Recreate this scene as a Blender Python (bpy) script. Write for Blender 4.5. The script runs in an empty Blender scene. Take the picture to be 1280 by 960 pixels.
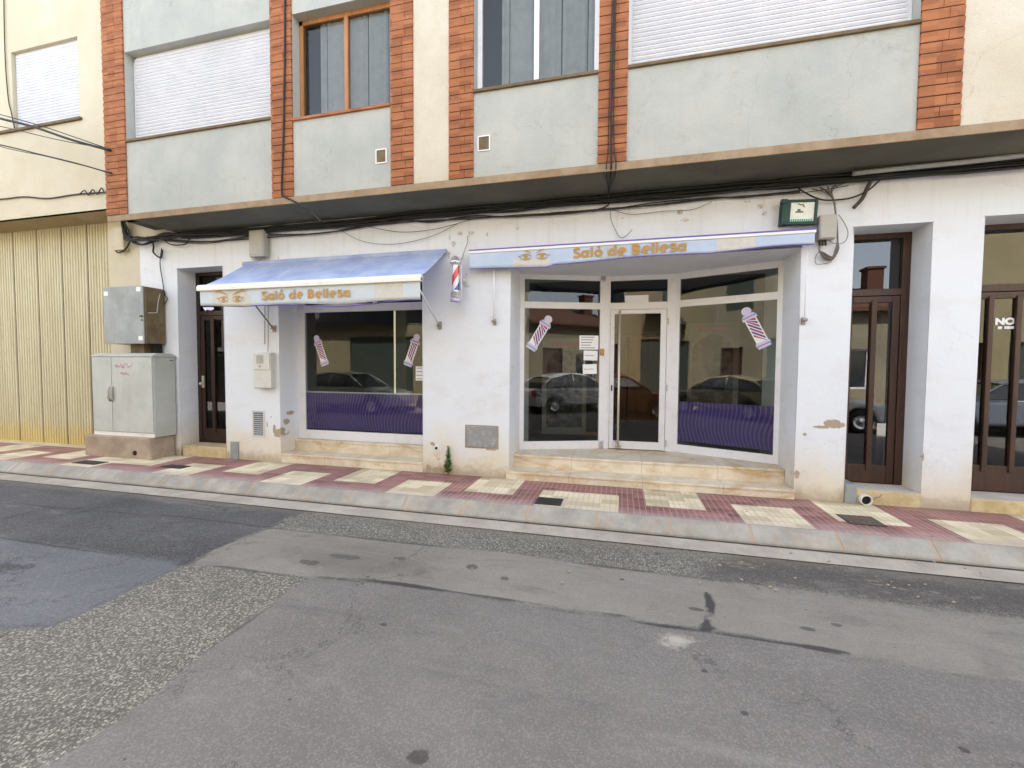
import bpy, bmesh, math, random
from mathutils import Vector, Matrix
random.seed(7)
R = math.radians
SC = bpy.context.scene
COL = SC.collection

# ------------------------------------------------------------------ camera, sky, sun, exposure
F, D, H = 541.0, 5.78, 1.55                      # focal length in 1280-wide pixels, distance to the facade, eye height
_y, _p, _r = R(-14.1), R(2.25), R(0.36)
def _rot():
    A = Matrix(((math.cos(_y), 0, -math.sin(_y)), (0, 1, 0), (math.sin(_y), 0, math.cos(_y))))
    B = Matrix(((1, 0, 0), (0, math.cos(_p), -math.sin(_p)), (0, math.sin(_p), math.cos(_p))))
    C = Matrix(((math.cos(_r), -math.sin(_r), 0), (math.sin(_r), math.cos(_r), 0), (0, 0, 1)))
    return C @ B @ A
MC = _rot()
def w3(v): return Vector((v[0], v[2], -v[1]))
cam_d = bpy.data.cameras.new('camera'); cam = bpy.data.objects.new('camera', cam_d); COL.objects.link(cam)
cam_d.sensor_width = 36; cam_d.lens = F / 1280 * 36; cam_d.clip_start = .05; cam_d.clip_end = 2000
_x, _u, _b = w3(MC[0]), -w3(MC[1]), -w3(MC[2])
cam.matrix_world = Matrix(((_x[0], _u[0], _b[0], 0), (_x[1], _u[1], _b[1], -D), (_x[2], _u[2], _b[2], H), (0, 0, 0, 1)))
SC.camera = cam

SUN_EL, SUN_AZ = R(48), R(12)                    # the sun stands behind the building: the street is in open shade
world = bpy.data.worlds.new('World'); SC.world = world; world.use_nodes = True
wn = world.node_tree; wn.nodes.clear()
sky = wn.nodes.new('ShaderNodeTexSky'); sky.sky_type = 'NISHITA'; sky.sun_disc = False
sky.sun_elevation = SUN_EL; sky.sun_rotation = SUN_AZ; sky.air_density = 1.0; sky.dust_density = 2.5; sky.ozone_density = 1
hs = wn.nodes.new('ShaderNodeHueSaturation'); hs.inputs['Saturation'].default_value = .50
bg = wn.nodes.new('ShaderNodeBackground'); bg.inputs['Strength'].default_value = .15
wo = wn.nodes.new('ShaderNodeOutputWorld')
wn.links.new(sky.outputs[0], hs.inputs['Color']); wn.links.new(hs.outputs[0], bg.inputs[0]); wn.links.new(bg.outputs[0], wo.inputs[0])
sd = bpy.data.lights.new('sun', 'SUN'); sd.energy = 4.0; sd.angle = R(.5); sd.color = (1, .95, .88)
sun = bpy.data.objects.new('sun', sd); COL.objects.link(sun)
_s = Vector((math.sin(SUN_AZ) * math.cos(SUN_EL), math.cos(SUN_AZ) * math.cos(SUN_EL), math.sin(SUN_EL)))
sun.rotation_euler = _s.to_track_quat('Z', 'Y').to_euler(); sun.location = (0, 20, 30)
SC.view_settings.view_transform = 'Standard'; SC.view_settings.look = 'None'
SC.view_settings.gamma = 1; SC.view_settings.use_curve_mapping = False
SC.view_settings.exposure = 2.6
SC.cycles.use_denoising = True
SC.cycles.max_bounces = 8; SC.cycles.diffuse_bounces = 4; SC.cycles.transparent_max_bounces = 16
SC.cycles.sample_clamp_indirect = 6; SC.cycles.caustics_reflective = False; SC.cycles.caustics_refractive = False

# ------------------------------------------------------------------ measuring: a photo pixel on a known real plane
def ray(px, py): return w3(MC.transposed() @ Vector((px - 640, py - 480, F)))
def at(px, py, Y=0.0):
    v = ray(px, py); t = (Y + D) / v[1]; return Vector((v[0] * t, Y, H + v[2] * t))
def onx(px, py, X_):
    v = ray(px, py); t = X_ / v[0]; return Vector((X_, -D + v[1] * t, H + v[2] * t))
def gz(px, py, Z=-.14):
    v = ray(px, py); t = (Z - H) / v[2]; return Vector((v[0] * t, -D + v[1] * t, Z))

# ------------------------------------------------------------------ object helpers
def tag(o, label=None, cat=None, group=None, kind=None):
    if label: o['label'] = label
    if cat: o['category'] = cat
    if group: o['group'] = group
    if kind: o['kind'] = kind
    return o
def empty(name, loc, label, cat, group=None):
    o = bpy.data.objects.new(name, None); COL.objects.link(o); o.location = loc; o.empty_display_size = .1
    return tag(o, label, cat, group)
def rootloc(o):
    v = Vector((0, 0, 0))
    while o is not None: v += Vector(o.location); o = o.parent
    return v
class MB:
    def __init__(s): s.v = []; s.f = []; s.m = []; s.sm = []
    def add(s, vs, fs, mi=0, smooth=False):
        b = len(s.v); s.v += [Vector(q) for q in vs]
        for f in fs: s.f.append([b + i for i in f]); s.m.append(mi); s.sm.append(smooth)
        return s
    def box(s, x0, x1, y0, y1, z0, z1, mi=0, M=None):
        vs = [Vector((x, y, z)) for z in (z0, z1) for y in (y0, y1) for x in (x0, x1)]
        if M is not None: vs = [M @ q for q in vs]
        return s.add(vs, [(0, 2, 3, 1), (4, 5, 7, 6), (0, 1, 5, 4), (2, 6, 7, 3), (0, 4, 6, 2), (1, 3, 7, 5)], mi)
    def prism(s, poly, y0, y1, mi=0, M=None, axis='y'):
        n = len(poly)
        def mk(a, b, y): return Vector((a, y, b)) if axis == 'y' else (Vector((y, a, b)) if axis == 'x' else Vector((a, b, y)))
        vs = [mk(a, b, y0) for a, b in poly] + [mk(a, b, y1) for a, b in poly]
        if M is not None: vs = [M @ q for q in vs]
        return s.add(vs, [tuple(range(n)), tuple(range(2 * n - 1, n - 1, -1))] + [(i, (i + 1) % n, n + (i + 1) % n, n + i)[::-1] for i in range(n)], mi)
    def tube(s, pts, r, seg=6, mi=0, caps=True):
        pts = [Vector(p) for p in pts]; n = len(pts); vs = []; fs = []
        rr = r if isinstance(r, (list, tuple)) else [r] * n
        up = None
        for i, p in enumerate(pts):
            d = (pts[min(i + 1, n - 1)] - pts[max(i - 1, 0)]).normalized()
            if up is None: up = d.orthogonal().normalized()
            a = (up - d * up.dot(d)); a = a.normalized() if a.length > 1e-6 else d.orthogonal().normalized(); up = a
            b = d.cross(a)
            for k in range(seg):
                t = 2 * math.pi * k / seg; vs.append(p + (a * math.cos(t) + b * math.sin(t)) * rr[i])
        for i in range(n - 1):
            for k in range(seg):
                k2 = (k + 1) % seg; fs.append((i * seg + k, i * seg + k2, (i + 1) * seg + k2, (i + 1) * seg + k))
        if caps: fs.append(tuple(range(seg))[::-1]); fs.append(tuple(range((n - 1) * seg, n * seg)))
        return s.add(vs, fs, mi, True)
    def lathe(s, prof, c, seg=20, mi=0, M=None):
        vs = []; fs = []; n = len(prof)
        for r, z in prof:
            for k in range(seg):
                t = 2 * math.pi * k / seg; q = Vector((r * math.cos(t), r * math.sin(t), z))
                vs.append((M @ q if M is not None else q) + Vector(c))
        for i in range(n - 1):
            for k in range(seg):
                k2 = (k + 1) % seg; fs.append((i * seg + k, i * seg + k2, (i + 1) * seg + k2, (i + 1) * seg + k))
        return s.add(vs, fs, mi, True)
    def ball(s, c, r, seg=12, mi=0, sc=(1, 1, 1)):
        pr = [(max(1e-4, r * math.sin(math.pi * i / 8)), -r * math.cos(math.pi * i / 8)) for i in range(9)]
        return s.lathe(pr, c, seg, mi, Matrix.Diagonal(sc))
    def ribbon(s, pts, w, z, mi=0, jit=.3):
        L = []; Rr = []
        pts = [Vector(p) for p in pts]
        out = []
        for a, b in zip(pts, pts[1:]):
            n = max(1, int((b - a).length / .08))
            out += [a.lerp(b, i / n) for i in range(n)]
        out.append(pts[-1])
        for i, p in enumerate(out):
            d = (out[min(i + 1, len(out) - 1)] - out[max(0, i - 1)]); d.z = 0; d.normalize(); nrm = Vector((-d.y, d.x, 0))
            ww = w * (1 + random.uniform(-jit, jit)); q = p + nrm * random.uniform(-1, 1) * w * jit * .6
            if i in (0, len(out) - 1): ww *= .3
            L.append(Vector((q.x, q.y, z)) + nrm * ww / 2); Rr.append(Vector((q.x, q.y, z)) - nrm * ww / 2)
        n = len(L)
        return s.add(L + Rr, [(i, n + i, n + i + 1, i + 1) for i in range(n - 1)], mi)
    def build(s, name, mats, parent=None, bevel=0, seg=2, angle=40):
        me = bpy.data.meshes.new(name); off = rootloc(parent) if parent is not None else Vector((0, 0, 0))
        me.from_pydata([tuple(q - off) for q in s.v], [], s.f)
        mats = mats if isinstance(mats, (list, tuple)) else [mats]
        for m in mats: me.materials.append(m)
        me.polygons.foreach_set('material_index', s.m); me.polygons.foreach_set('use_smooth', s.sm)
        me.update()
        bm = bmesh.new(); bm.from_mesh(me)
        if any(s.sm): bmesh.ops.remove_doubles(bm, verts=bm.verts, dist=1e-5)
        bm.to_mesh(me); bm.free()
        o = bpy.data.objects.new(name, me); COL.objects.link(o)
        if parent is not None: o.parent = parent
        if bevel:
            b = o.modifiers.new('bevel', 'BEVEL'); b.width = bevel; b.segments = seg; b.limit_method = 'ANGLE'; b.angle_limit = R(angle); b.harden_normals = False
        return o
def solo(mb, name, mats, loc, label, cat, group=None, bevel=0, seg=2):
    """a thing that is one mesh, origin at loc"""
    loc = Vector(loc); mb.v = [q - loc for q in mb.v]; o = mb.build(name, mats, None, bevel, seg); o.location = loc
    return tag(o, label, cat, group)
def struct(mb, name, mats, bevel=0):
    return tag(mb.build(name, mats, None, bevel), kind='structure')
def text(body, size, m, M, name, parent=None, ext=.0008, off=0.0, sx=1.0, space=1.0):
    cu = bpy.data.curves.new('lettering', 'FONT'); cu.body = body; cu.size = size; cu.extrude = ext; cu.offset = off; cu.space_character = space
    cu.align_x = 'CENTER'; cu.align_y = 'CENTER'; cu.resolution_u = 4
    t = bpy.data.objects.new('lettering', cu); COL.objects.link(t); bpy.context.view_layer.update()
    me = bpy.data.meshes.new_from_object(t.evaluated_get(bpy.context.evaluated_depsgraph_get()))
    bpy.data.objects.remove(t); bpy.data.curves.remove(cu)
    mb = MB(); T = M @ Matrix.Diagonal((sx, 1, 1, 1))
    vs = [T @ v.co for v in me.vertices]; fs = [tuple(p.vertices) for p in me.polygons]; bpy.data.meshes.remove(me)
    mb.add(vs, fs)
    return mb.build(name, m, parent)
def front(x, y, z, rz=0, tilt=0):               # frame of a text that faces the street (-Y)
    return Matrix.Translation((x, y, z)) @ Matrix.Rotation(rz, 4, 'Z') @ Matrix.Rotation(R(90), 4, 'X') @ Matrix.Rotation(tilt, 4, 'Z')

# ------------------------------------------------------------------ materials
class NT:
    def __init__(s, name):
        s.m = bpy.data.materials.new(name); s.m.use_nodes = True; s.t = s.m.node_tree; s.t.nodes.clear()
        s.out = s.n('ShaderNodeOutputMaterial'); s.pos = s.n('ShaderNodeNewGeometry').outputs['Position']
    def n(s, t, **kw):
        q = s.t.nodes.new(t)
        for k, v in kw.items(): setattr(q, k, v)
        return q
    def l(s, a, b):
        if isinstance(a, (int, float)): b.default_value = a
        elif isinstance(a, (tuple, list)): b.default_value = a
        else: s.t.links.new(a, b)
    def math(s, op, a, b=0.0, c=0.0, clamp=False):
        q = s.n('ShaderNodeMath', operation=op, use_clamp=clamp); s.l(a, q.inputs[0]); s.l(b, q.inputs[1]); s.l(c, q.inputs[2]); return q.outputs[0]
    def vm(s, op, a, b):
        q = s.n('ShaderNodeVectorMath', operation=op); s.l(a, q.inputs[0]); s.l(b, q.inputs[1])
        return q.outputs['Value'] if op in ('LENGTH', 'DISTANCE', 'DOT_PRODUCT') else q.outputs[0]
    def noise(s, scale, detail=4, rough=.55, vec=None, dist=0):
        q = s.n('ShaderNodeTexNoise'); q.inputs['Scale'].default_value = scale; q.inputs['Detail'].default_value = detail
        q.inputs['Roughness'].default_value = rough; q.inputs['Distortion'].default_value = dist; s.l(vec or s.pos, q.inputs['Vector']); return q.outputs['Fac']
    def vor(s, scale, feature='F1', out='Distance', vec=None):
        q = s.n('ShaderNodeTexVoronoi', feature=feature); q.inputs['Scale'].default_value = scale; s.l(vec or s.pos, q.inputs['Vector']); return q.outputs[out]
    def ss(s, x, a, b):
        q = s.n('ShaderNodeMapRange', interpolation_type='SMOOTHSTEP'); s.l(x, q.inputs['Value'])
        q.inputs['From Min'].default_value = a; q.inputs['From Max'].default_value = b; return q.outputs[0]
    def mix(s, f, a, b, mode='MIX'):
        q = s.n('ShaderNodeMix', data_type='RGBA', blend_type=mode); s.l(f, q.inputs[0])
        s.l(c4(a), q.inputs[6]); s.l(c4(b), q.inputs[7]); return q.outputs[2]
    def sep(s, v=None):
        q = s.n('ShaderNodeSeparateXYZ'); s.l(v or s.pos, q.inputs[0]); return q.outputs
    def comb(s, x, y, z):
        q = s.n('ShaderNodeCombineXYZ'); s.l(x, q.inputs[0]); s.l(y, q.inputs[1]); s.l(z, q.inputs[2]); return q.outputs[0]
    def scaled(s, k): return s.vm('MULTIPLY', s.pos, k)
    def spots(s, lst, rough=.7, nscale=14):
        """union of ragged ellipses: (centre, (rx, ry, rz))"""
        ns = s.noise(nscale, 4, .65); acc = None
        for c, r in lst:
            d = s.vm('SUBTRACT', s.pos, tuple(c)); d = s.vm('MULTIPLY', d, tuple(1 / q for q in r)); L = s.vm('LENGTH', d, (0, 0, 0))
            L = s.math('ADD', L, s.math('MULTIPLY', s.math('SUBTRACT', ns, .5), 2 * rough)); mk = s.math('SUBTRACT', 1, s.ss(L, .85, 1.05))
            acc = mk if acc is None else s.math('MAXIMUM', acc, mk)
        return acc
    def finish(s, col, rough=.85, metal=0, bumps=(), spec=.3, alpha=None, bdist=.01, **kw):
        p = s.n('ShaderNodeBsdfPrincipled'); s.l(c4(col), p.inputs['Base Color']); s.l(rough, p.inputs['Roughness']); s.l(metal, p.inputs['Metallic'])
        p.inputs['Specular IOR Level'].default_value = spec
        if 'sheen' in kw: p.inputs['Sheen Weight'].default_value = kw['sheen']
        if 'coat' in kw: p.inputs['Coat Weight'].default_value = kw['coat']
        if 'trans' in kw: p.inputs['Transmission Weight'].default_value = kw['trans']
        nrm = None
        for h, st, dist in bumps:
            b = s.n('ShaderNodeBump'); b.inputs['Strength'].default_value = st; b.inputs['Distance'].default_value = dist; s.l(h, b.inputs['Height'])
            if nrm is not None: s.t.links.new(nrm, b.inputs['Normal'])
            nrm = b.outputs[0]
        if nrm is not None: s.t.links.new(nrm, p.inputs['Normal'])
        sh = p.outputs[0]
        s.t.links.new(sh, s.out.inputs[0]); s.bsdf = p
        return s.m
def c4(c): return (*c, 1) if isinstance(c, tuple) and len(c) == 3 else c
def mul(c, k): return tuple(min(1, q * k) for q in c)
def simple(name, col, rough=.7, metal=0, var=.12, vs=4, dirt=None, dirt_amt=.5, dscale=2.5, bump=.15, bs=60, spec=.35, **kw):
    t = NT(name); n = t.noise(vs, 5, .6); c = t.mix(n, mul(col, 1 - var), mul(col, 1 + var))
    if dirt: c = t.mix(t.math('MULTIPLY', t.ss(t.noise(dscale, 6, .7), .5, .72), dirt_amt), c, dirt)
    rg = t.math('ADD', rough, t.math('MULTIPLY', t.math('SUBTRACT', t.noise(vs * 3, 3), .5), .15))
    return t.finish(c, rg, metal, [(t.noise(bs, 3), bump, .004)] if bump else (), spec, **kw)

def m_plaster():
    t = NT('white_wall_paint'); x, y, z = t.sep()
    n1 = t.noise(1.1, 5, .6); c = t.mix(n1, (.69, .72, .775), (.755, .78, .825))
    # yellowish damp rising from the pavement, broken up by noise
    damp = t.math('MULTIPLY', t.ss(t.math('ADD', z, t.math('MULTIPLY', t.noise(2.2, 6, .7), -1.0)), .3, -.45), .85)
    c = t.mix(damp, c, (.68, .59, .44)); trow = t.noise(1.7, 5, .6, t.vm('MULTIPLY', t.pos, (1, 1, 2.2))); c = t.mix(t.math('MULTIPLY', t.ss(trow, .5, .7), .3), c, (.62, .60, .58))
    low = t.math('MULTIPLY', t.ss(t.math('ADD', z, t.math('MULTIPLY', t.noise(9, 5, .7), -.32)), .04, -.15), .85)
    c = t.mix(low, c, (.42, .34, .24))
    # rain streaks under the overhang
    st = t.noise(1, 4, .6, t.vm('MULTIPLY', t.pos, (9, 9, .6)))
    c = t.mix(t.math('MULTIPLY', t.math('MULTIPLY', t.ss(st, .5, .75), t.ss(z, 2.6, 3.6)), .28), c, (.40, .36, .30))
    c = t.mix(t.math('MULTIPLY', t.ss(t.noise(5, 6, .75), .6, .75), .25), c, (.60, .55, .47))
    P = lambda px, py: at(px, py, 0)
    rust = t.spots([(P(575, 292), (.035, .3, .035)), (P(589, 291), (.05, .3, .025)), (P(567, 305), (.035, .3, .045)), (P(561, 318), (.02, .3, .05)), (P(562, 297), (.012, .3, .04)),
                    (P(850, 265), (.04, .3, .035)), (P(856, 275), (.05, .3, .02)), (P(950, 258), (.035, .3, .03)), (P(956, 267), (.03, .3, .03)), (P(934, 252), (.04, .3, .012)),
                    (P(647, 285), (.02, .3, .03)), (P(778, 273), (.015, .3, .015)), (P(609, 293), (.012, .3, .03)), (P(336, 317), (.014, .3, .07)), (P(348, 322), (.012, .3, .03))], .5, 30)
    c = t.mix(t.math('MULTIPLY', rust, t.math('MULTIPLY', t.ss(t.noise(28, 4, .7), .35, .6), .75)), c, (.33, .25, .17))
    peel = t.spots([(P(1042, 530), (.11, .3, .055)), (P(1027, 534), (.09, .3, .018)), (P(1006, 543), (.02, .3, .02)), (onx(353, 538, -5.265), (.12, .07, .05)), (onx(358, 527, -5.265), (.05, .07, .05)), (onx(363, 516, -5.265), (.05, .09, .035)), (P(347, 543), (.075, .3, .05)), (P(343, 537), (.03, .3, .09)), (P(334, 531), (.012, .3, .05)), (P(339, 521), (.01, .3, .02)),
                    (P(360, 507), (.045, .5, .02)), (P(996, 593), (.03, .3, .05)), (P(549, 589), (.13, .3, .05)), (P(541, 555), (.04, .3, .03)), (P(560, 582), (.06, .3, .07)),
                    (P(1154, 572), (.008, .3, .05)), (P(641, 470), (.012, .3, .03)), (P(536, 588), (.05, .3, .09))], .75, 22)
    c = t.mix(peel, c, t.mix(t.noise(40, 3), (.30, .23, .16), (.48, .40, .29)))
    chipm = t.math('MULTIPLY', t.ss(t.math('ADD', t.vor(3.6), t.math('MULTIPLY', t.math('SUBTRACT', t.noise(20, 5, .75), .5), .25)), .10, .075), t.ss(t.math('ADD', z, t.math('MULTIPLY', t.noise(1.3, 4), .8)), .95, .55))
    c = t.mix(t.math('MULTIPLY', chipm, .8), c, (.50, .42, .32))
    hc = t.vor(.8, 'DISTANCE_TO_EDGE', 'Distance', t.vm('ADD', t.pos, t.comb(t.math('MULTIPLY', t.noise(2.6, 6, .7), .9), 0, t.math('MULTIPLY', t.noise(2.1, 6, .7), .9)))); c = t.mix(t.math('MULTIPLY', t.math('MULTIPLY', t.math('SUBTRACT', 1, t.ss(hc, .0, .004)), t.ss(t.noise(.9, 3), .48, .58)), .4), c, (.40, .37, .34))
    grime = t.spots([(P(602, 505), (.42, .3, .17)), (P(618, 475), (.35, .3, .12)), (P(610, 580), (.3, .3, .1)), (P(1010, 600), (.3, .3, .12))], 1.0, 5)
    c = t.mix(t.math('MULTIPLY', t.math('MULTIPLY', grime, t.ss(t.noise(4, 7, .8), .4, .7)), .32), c, (.55, .46, .33))
    h = t.math('ADD', t.noise(35, 6, .7), t.math('MULTIPLY', t.noise(6, 5, .6), 2.2)); h = t.math('SUBTRACT', h, t.math('MULTIPLY', peel, .8))
    return t.finish(c, .8, 0, [(h, .17, .012), (t.noise(1.6, 4), .35, .05)], .25)
def m_cement(name, a, b, dirt=(.2, .16, .12), crack=True, sc=2.0, rough=.9, bump=.5, streak=0):
    t = NT(name); n = t.noise(sc, 7, .65); c = t.mix(t.ss(n, .3, .7), a, b)
    c = t.mix(t.math('MULTIPLY', t.ss(t.noise(sc * 2.7, 6, .75), .55, .78), .55), c, dirt)
    c = t.mix(t.math('MULTIPLY', t.ss(t.noise(90, 2), .55, .8), .3), c, mul(a, .5))
    if streak:
        st = t.noise(1, 5, .65, t.vm('MULTIPLY', t.pos, (7, 7, .5))); c = t.mix(t.math('MULTIPLY', t.ss(st, .48, .72), streak), c, dirt)
    if crack:
        cr = t.vor(.7, 'DISTANCE_TO_EDGE', 'Distance', t.vm('ADD', t.pos, t.comb(t.math('MULTIPLY', t.noise(3, 5), .5), 0, t.math('MULTIPLY', t.noise(2.3, 5), .7))))
        c = t.mix(t.math('MULTIPLY', t.math('SUBTRACT', 1, t.ss(cr, .0, .004)), .32), c, mul(dirt, .7))
    h = t.math('ADD', t.noise(55, 5, .7), t.math('MULTIPLY', t.noise(7, 4), .8))
    return t.finish(c, rough, 0, [(h, bump, .008)], .2)
def m_wood(name, a, b, rough=.35, axis=(14, 14, .9), spec=.5):
    t = NT(name); v = t.vm('MULTIPLY', t.pos, axis); n = t.noise(2.2, 6, .6, v, .6); c = t.mix(t.ss(n, .3, .7), a, b)
    return t.finish(c, t.math('ADD', rough, t.math('MULTIPLY', n, .2)), 0, [(n, .15, .002)], spec)
def m_marble():
    t = NT('cream_marble'); n = t.noise(2.6, 7, .62, None, 1.2); c = t.mix(t.ss(n, .35, .65), (.62, .52, .38), (.74, .66, .53))
    v = t.noise(1.1, 6, .7, t.vm('MULTIPLY', t.pos, (1, 1, 2.5)), 1.5); c = t.mix(t.math('MULTIPLY', t.ss(v, .48, .68), .62), c, (.46, .27, .09))
    c = t.mix(t.math('MULTIPLY', t.ss(t.noise(7, 6, .7), .58, .7), .5), c, (.38, .27, .14))
    x, y, z = t.sep(); j = t.math('ABSOLUTE', t.math('SUBTRACT', t.math('FRACT', t.math('DIVIDE', t.math('ADD', x, 20.13), .95)), .5))
    c = t.mix(t.math('MULTIPLY', t.math('SUBTRACT', 1, t.ss(j, .0, .004)), .8), c, (.18, .12, .08))
    return t.finish(c, t.math('ADD', .28, t.math('MULTIPLY', t.noise(8, 5), .3)), 0, [(t.noise(30, 4), .12, .003)], .45)
def m_tile(name, a, b, cyc=.0633, row=.158, grout=(.50, .42, .36)):
    t = NT(name); x, y, z = t.sep()
    fx = t.math('ABSOLUTE', t.math('SUBTRACT', t.math('FRACT', t.math('DIVIDE', t.math('ADD', x, 30.0), cyc)), .5))
    fy = t.math('ABSOLUTE', t.math('SUBTRACT', t.math('FRACT', t.math('DIVIDE', t.math('ADD', y, 20.0 + .107), row)), .5))
    gx = t.math('SUBTRACT', 1, t.ss(fx, .05, .10)); gy = t.math('SUBTRACT', 1, t.ss(fy, .018, .042)); g = t.math('MAXIMUM', gx, gy)
    cell = t.comb(t.math('FLOOR', t.math('DIVIDE', t.math('ADD', x, 30.03), .19)), t.math('FLOOR', t.math('DIVIDE', y, .158)), 0)
    w = t.n('ShaderNodeTexWhiteNoise', noise_dimensions='3D'); t.l(cell, w.inputs['Vector'])
    c = t.mix(w.outputs['Value'], mul(a, .82), mul(b, 1.1)); c = t.mix(t.math('MULTIPLY', g, t.math('ADD', .1, t.math('MULTIPLY', t.noise(2.4, 4, .7), .7))), c, grout)
    c = t.mix(t.math('MULTIPLY', t.ss(t.noise(1.7, 7, .75), .47, .72), .42), c, (.38, .27, .18))
    c = t.mix(t.math('MULTIPLY', t.ss(t.noise(26, 4, .7), .56, .75), .3), c, (.14, .10, .09))
    dust = t.math('MULTIPLY', t.ss(t.math('ADD', y, t.math('MULTIPLY', t.noise(3, 5, .7), .5)), -.55, -.85), .42); c = t.mix(dust, c, (.56, .44, .41)); bl = t.ss(t.vor(3.2), .06, .03); c = t.mix(t.math('MULTIPLY', bl, .6), c, (.06, .05, .05))
    ed = t.ss(t.math('ADD', y, t.math('MULTIPLY', t.noise(6, 5), .15)), -.06, .06); c = t.mix(t.math('MULTIPLY', ed, .5), c, (.2, .15, .11))
    return t.finish(c, .55, 0, [(t.math('SUBTRACT', 1, g), .45, .004), (t.noise(80, 3), .2, .002)], .35)
def m_asphalt(name, dark, light, scale, pebble=.5, base_var=.25, bump=.7, stain=None, tint=None, cracks=0, pale=0):
    t = NT(name)
    col = t.vor(scale, 'F1', 'Color'); v = t.sep(col)[0]; dst = t.vor(scale, 'F1', 'Distance'); n = t.noise(.9, 6, .65); n2 = t.noise(4.5, 5, .7)
    peb = t.math('MULTIPLY', t.ss(v, 1 - pebble, 1 - pebble * .4), t.ss(dst, .55, .25))
    c = t.mix(peb, t.mix(n2, mul(dark, 1 - base_var), mul(dark, 1 + base_var)), light)
    c = t.mix(t.math('MULTIPLY', t.ss(n, .45, .7), .45), c, tint or mul(dark, .7))
    f = t.ss(t.vor(2.3), .05, .025); c = t.mix(t.math('MULTIPLY', f, .75), c, mul(dark, .25))
    f2 = t.ss(t.vor(1.7, vec=t.vm('ADD', t.pos, (5.3, 2.1, 0))), .035, .02); c = t.mix(t.math('MULTIPLY', f2, .8), c, (.5, .46, .4))
    if pale: c = t.mix(t.math('MULTIPLY', t.ss(t.noise(3.1, 6, .75), .56, .7), pale), c, (.42, .36, .28))
    if stain: c = t.mix(t.math('MULTIPLY', t.spots(stain, .8, 9), .72), c, (.03, .028, .025))
    if cracks:
        cr = t.vor(1.1, 'DISTANCE_TO_EDGE', 'Distance', t.vm('ADD', t.pos, t.comb(t.math('MULTIPLY', t.noise(4, 5), .4), t.math('MULTIPLY', t.noise(3, 5), .4), 0)))
        c = t.mix(t.math('MULTIPLY', t.math('SUBTRACT', 1, t.ss(cr, 0, .012)), cracks), c, (.02, .02, .022))
    return t.finish(c, .88, 0, [(t.math('ADD', t.math('MULTIPLY', peb, .8), t.noise(scale * 1.6, 4, .7)), bump, .006), (n2, .25, .02)], .25)
def m_glass(name='window_glass', tint=(.75, .77, .75), base=.062):
    t = NT(name); lw = t.n('ShaderNodeLayerWeight'); lw.inputs['Blend'].default_value = .5
    c = t.math('SUBTRACT', 1, lw.outputs['Facing']); k = t.math('POWER', t.math('SUBTRACT', 1, c), 5)
    geo = t.n('ShaderNodeNewGeometry'); f = t.math('ADD', base, t.math('MULTIPLY', k, 1 - base)); f = t.math('MULTIPLY', f, t.math('SUBTRACT', 1, geo.outputs['Backfacing']))
    tr = t.n('ShaderNodeBsdfTransparent'); tr.inputs[0].default_value = c4(tint); gl = t.n('ShaderNodeBsdfGlossy'); gl.inputs['Roughness'].default_value = .0
    b = t.n('ShaderNodeBump'); b.inputs['Strength'].default_value = .03; b.inputs['Distance'].default_value = .02; t.l(t.noise(1.3, 2), b.inputs['Height']); t.t.links.new(b.outputs[0], gl.inputs['Normal'])
    mx = t.n('ShaderNodeMixShader'); t.l(f, mx.inputs[0]); t.t.links.new(tr.outputs[0], mx.inputs[1]); t.t.links.new(gl.outputs[0], mx.inputs[2]); t.t.links.new(mx.outputs[0], t.out.inputs[0])
    return t.m
def m_film():
    """purple window film printed with wavy vertical lines"""
    t = NT('purple_wave_film'); x, y, z = t.sep()
    u = t.math('ADD', x, t.math('MULTIPLY', t.math('SINE', t.math('ADD', t.math('MULTIPLY', z, 9.0), t.math('MULTIPLY', x, 1.3))), .03))
    u = t.math('ADD', u, t.math('MULTIPLY', t.math('SINE', t.math('ADD', t.math('MULTIPLY', x, 3.2), t.math('MULTIPLY', z, 2.6))), .05))
    s = t.math('ABSOLUTE', t.math('SUBTRACT', t.math('FRACT', t.math('DIVIDE', u, .052)), .5)); ln = t.math('SUBTRACT', 1, t.ss(s, .04, .2))
    big = t.noise(1.6, 3); c = t.mix(big, (.075, .045, .26), (.15, .09, .42)); c = t.mix(t.math('MULTIPLY', ln, .75), c, (.33, .25, .55))
    return t.finish(c, .35, 0, (), .4)
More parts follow.
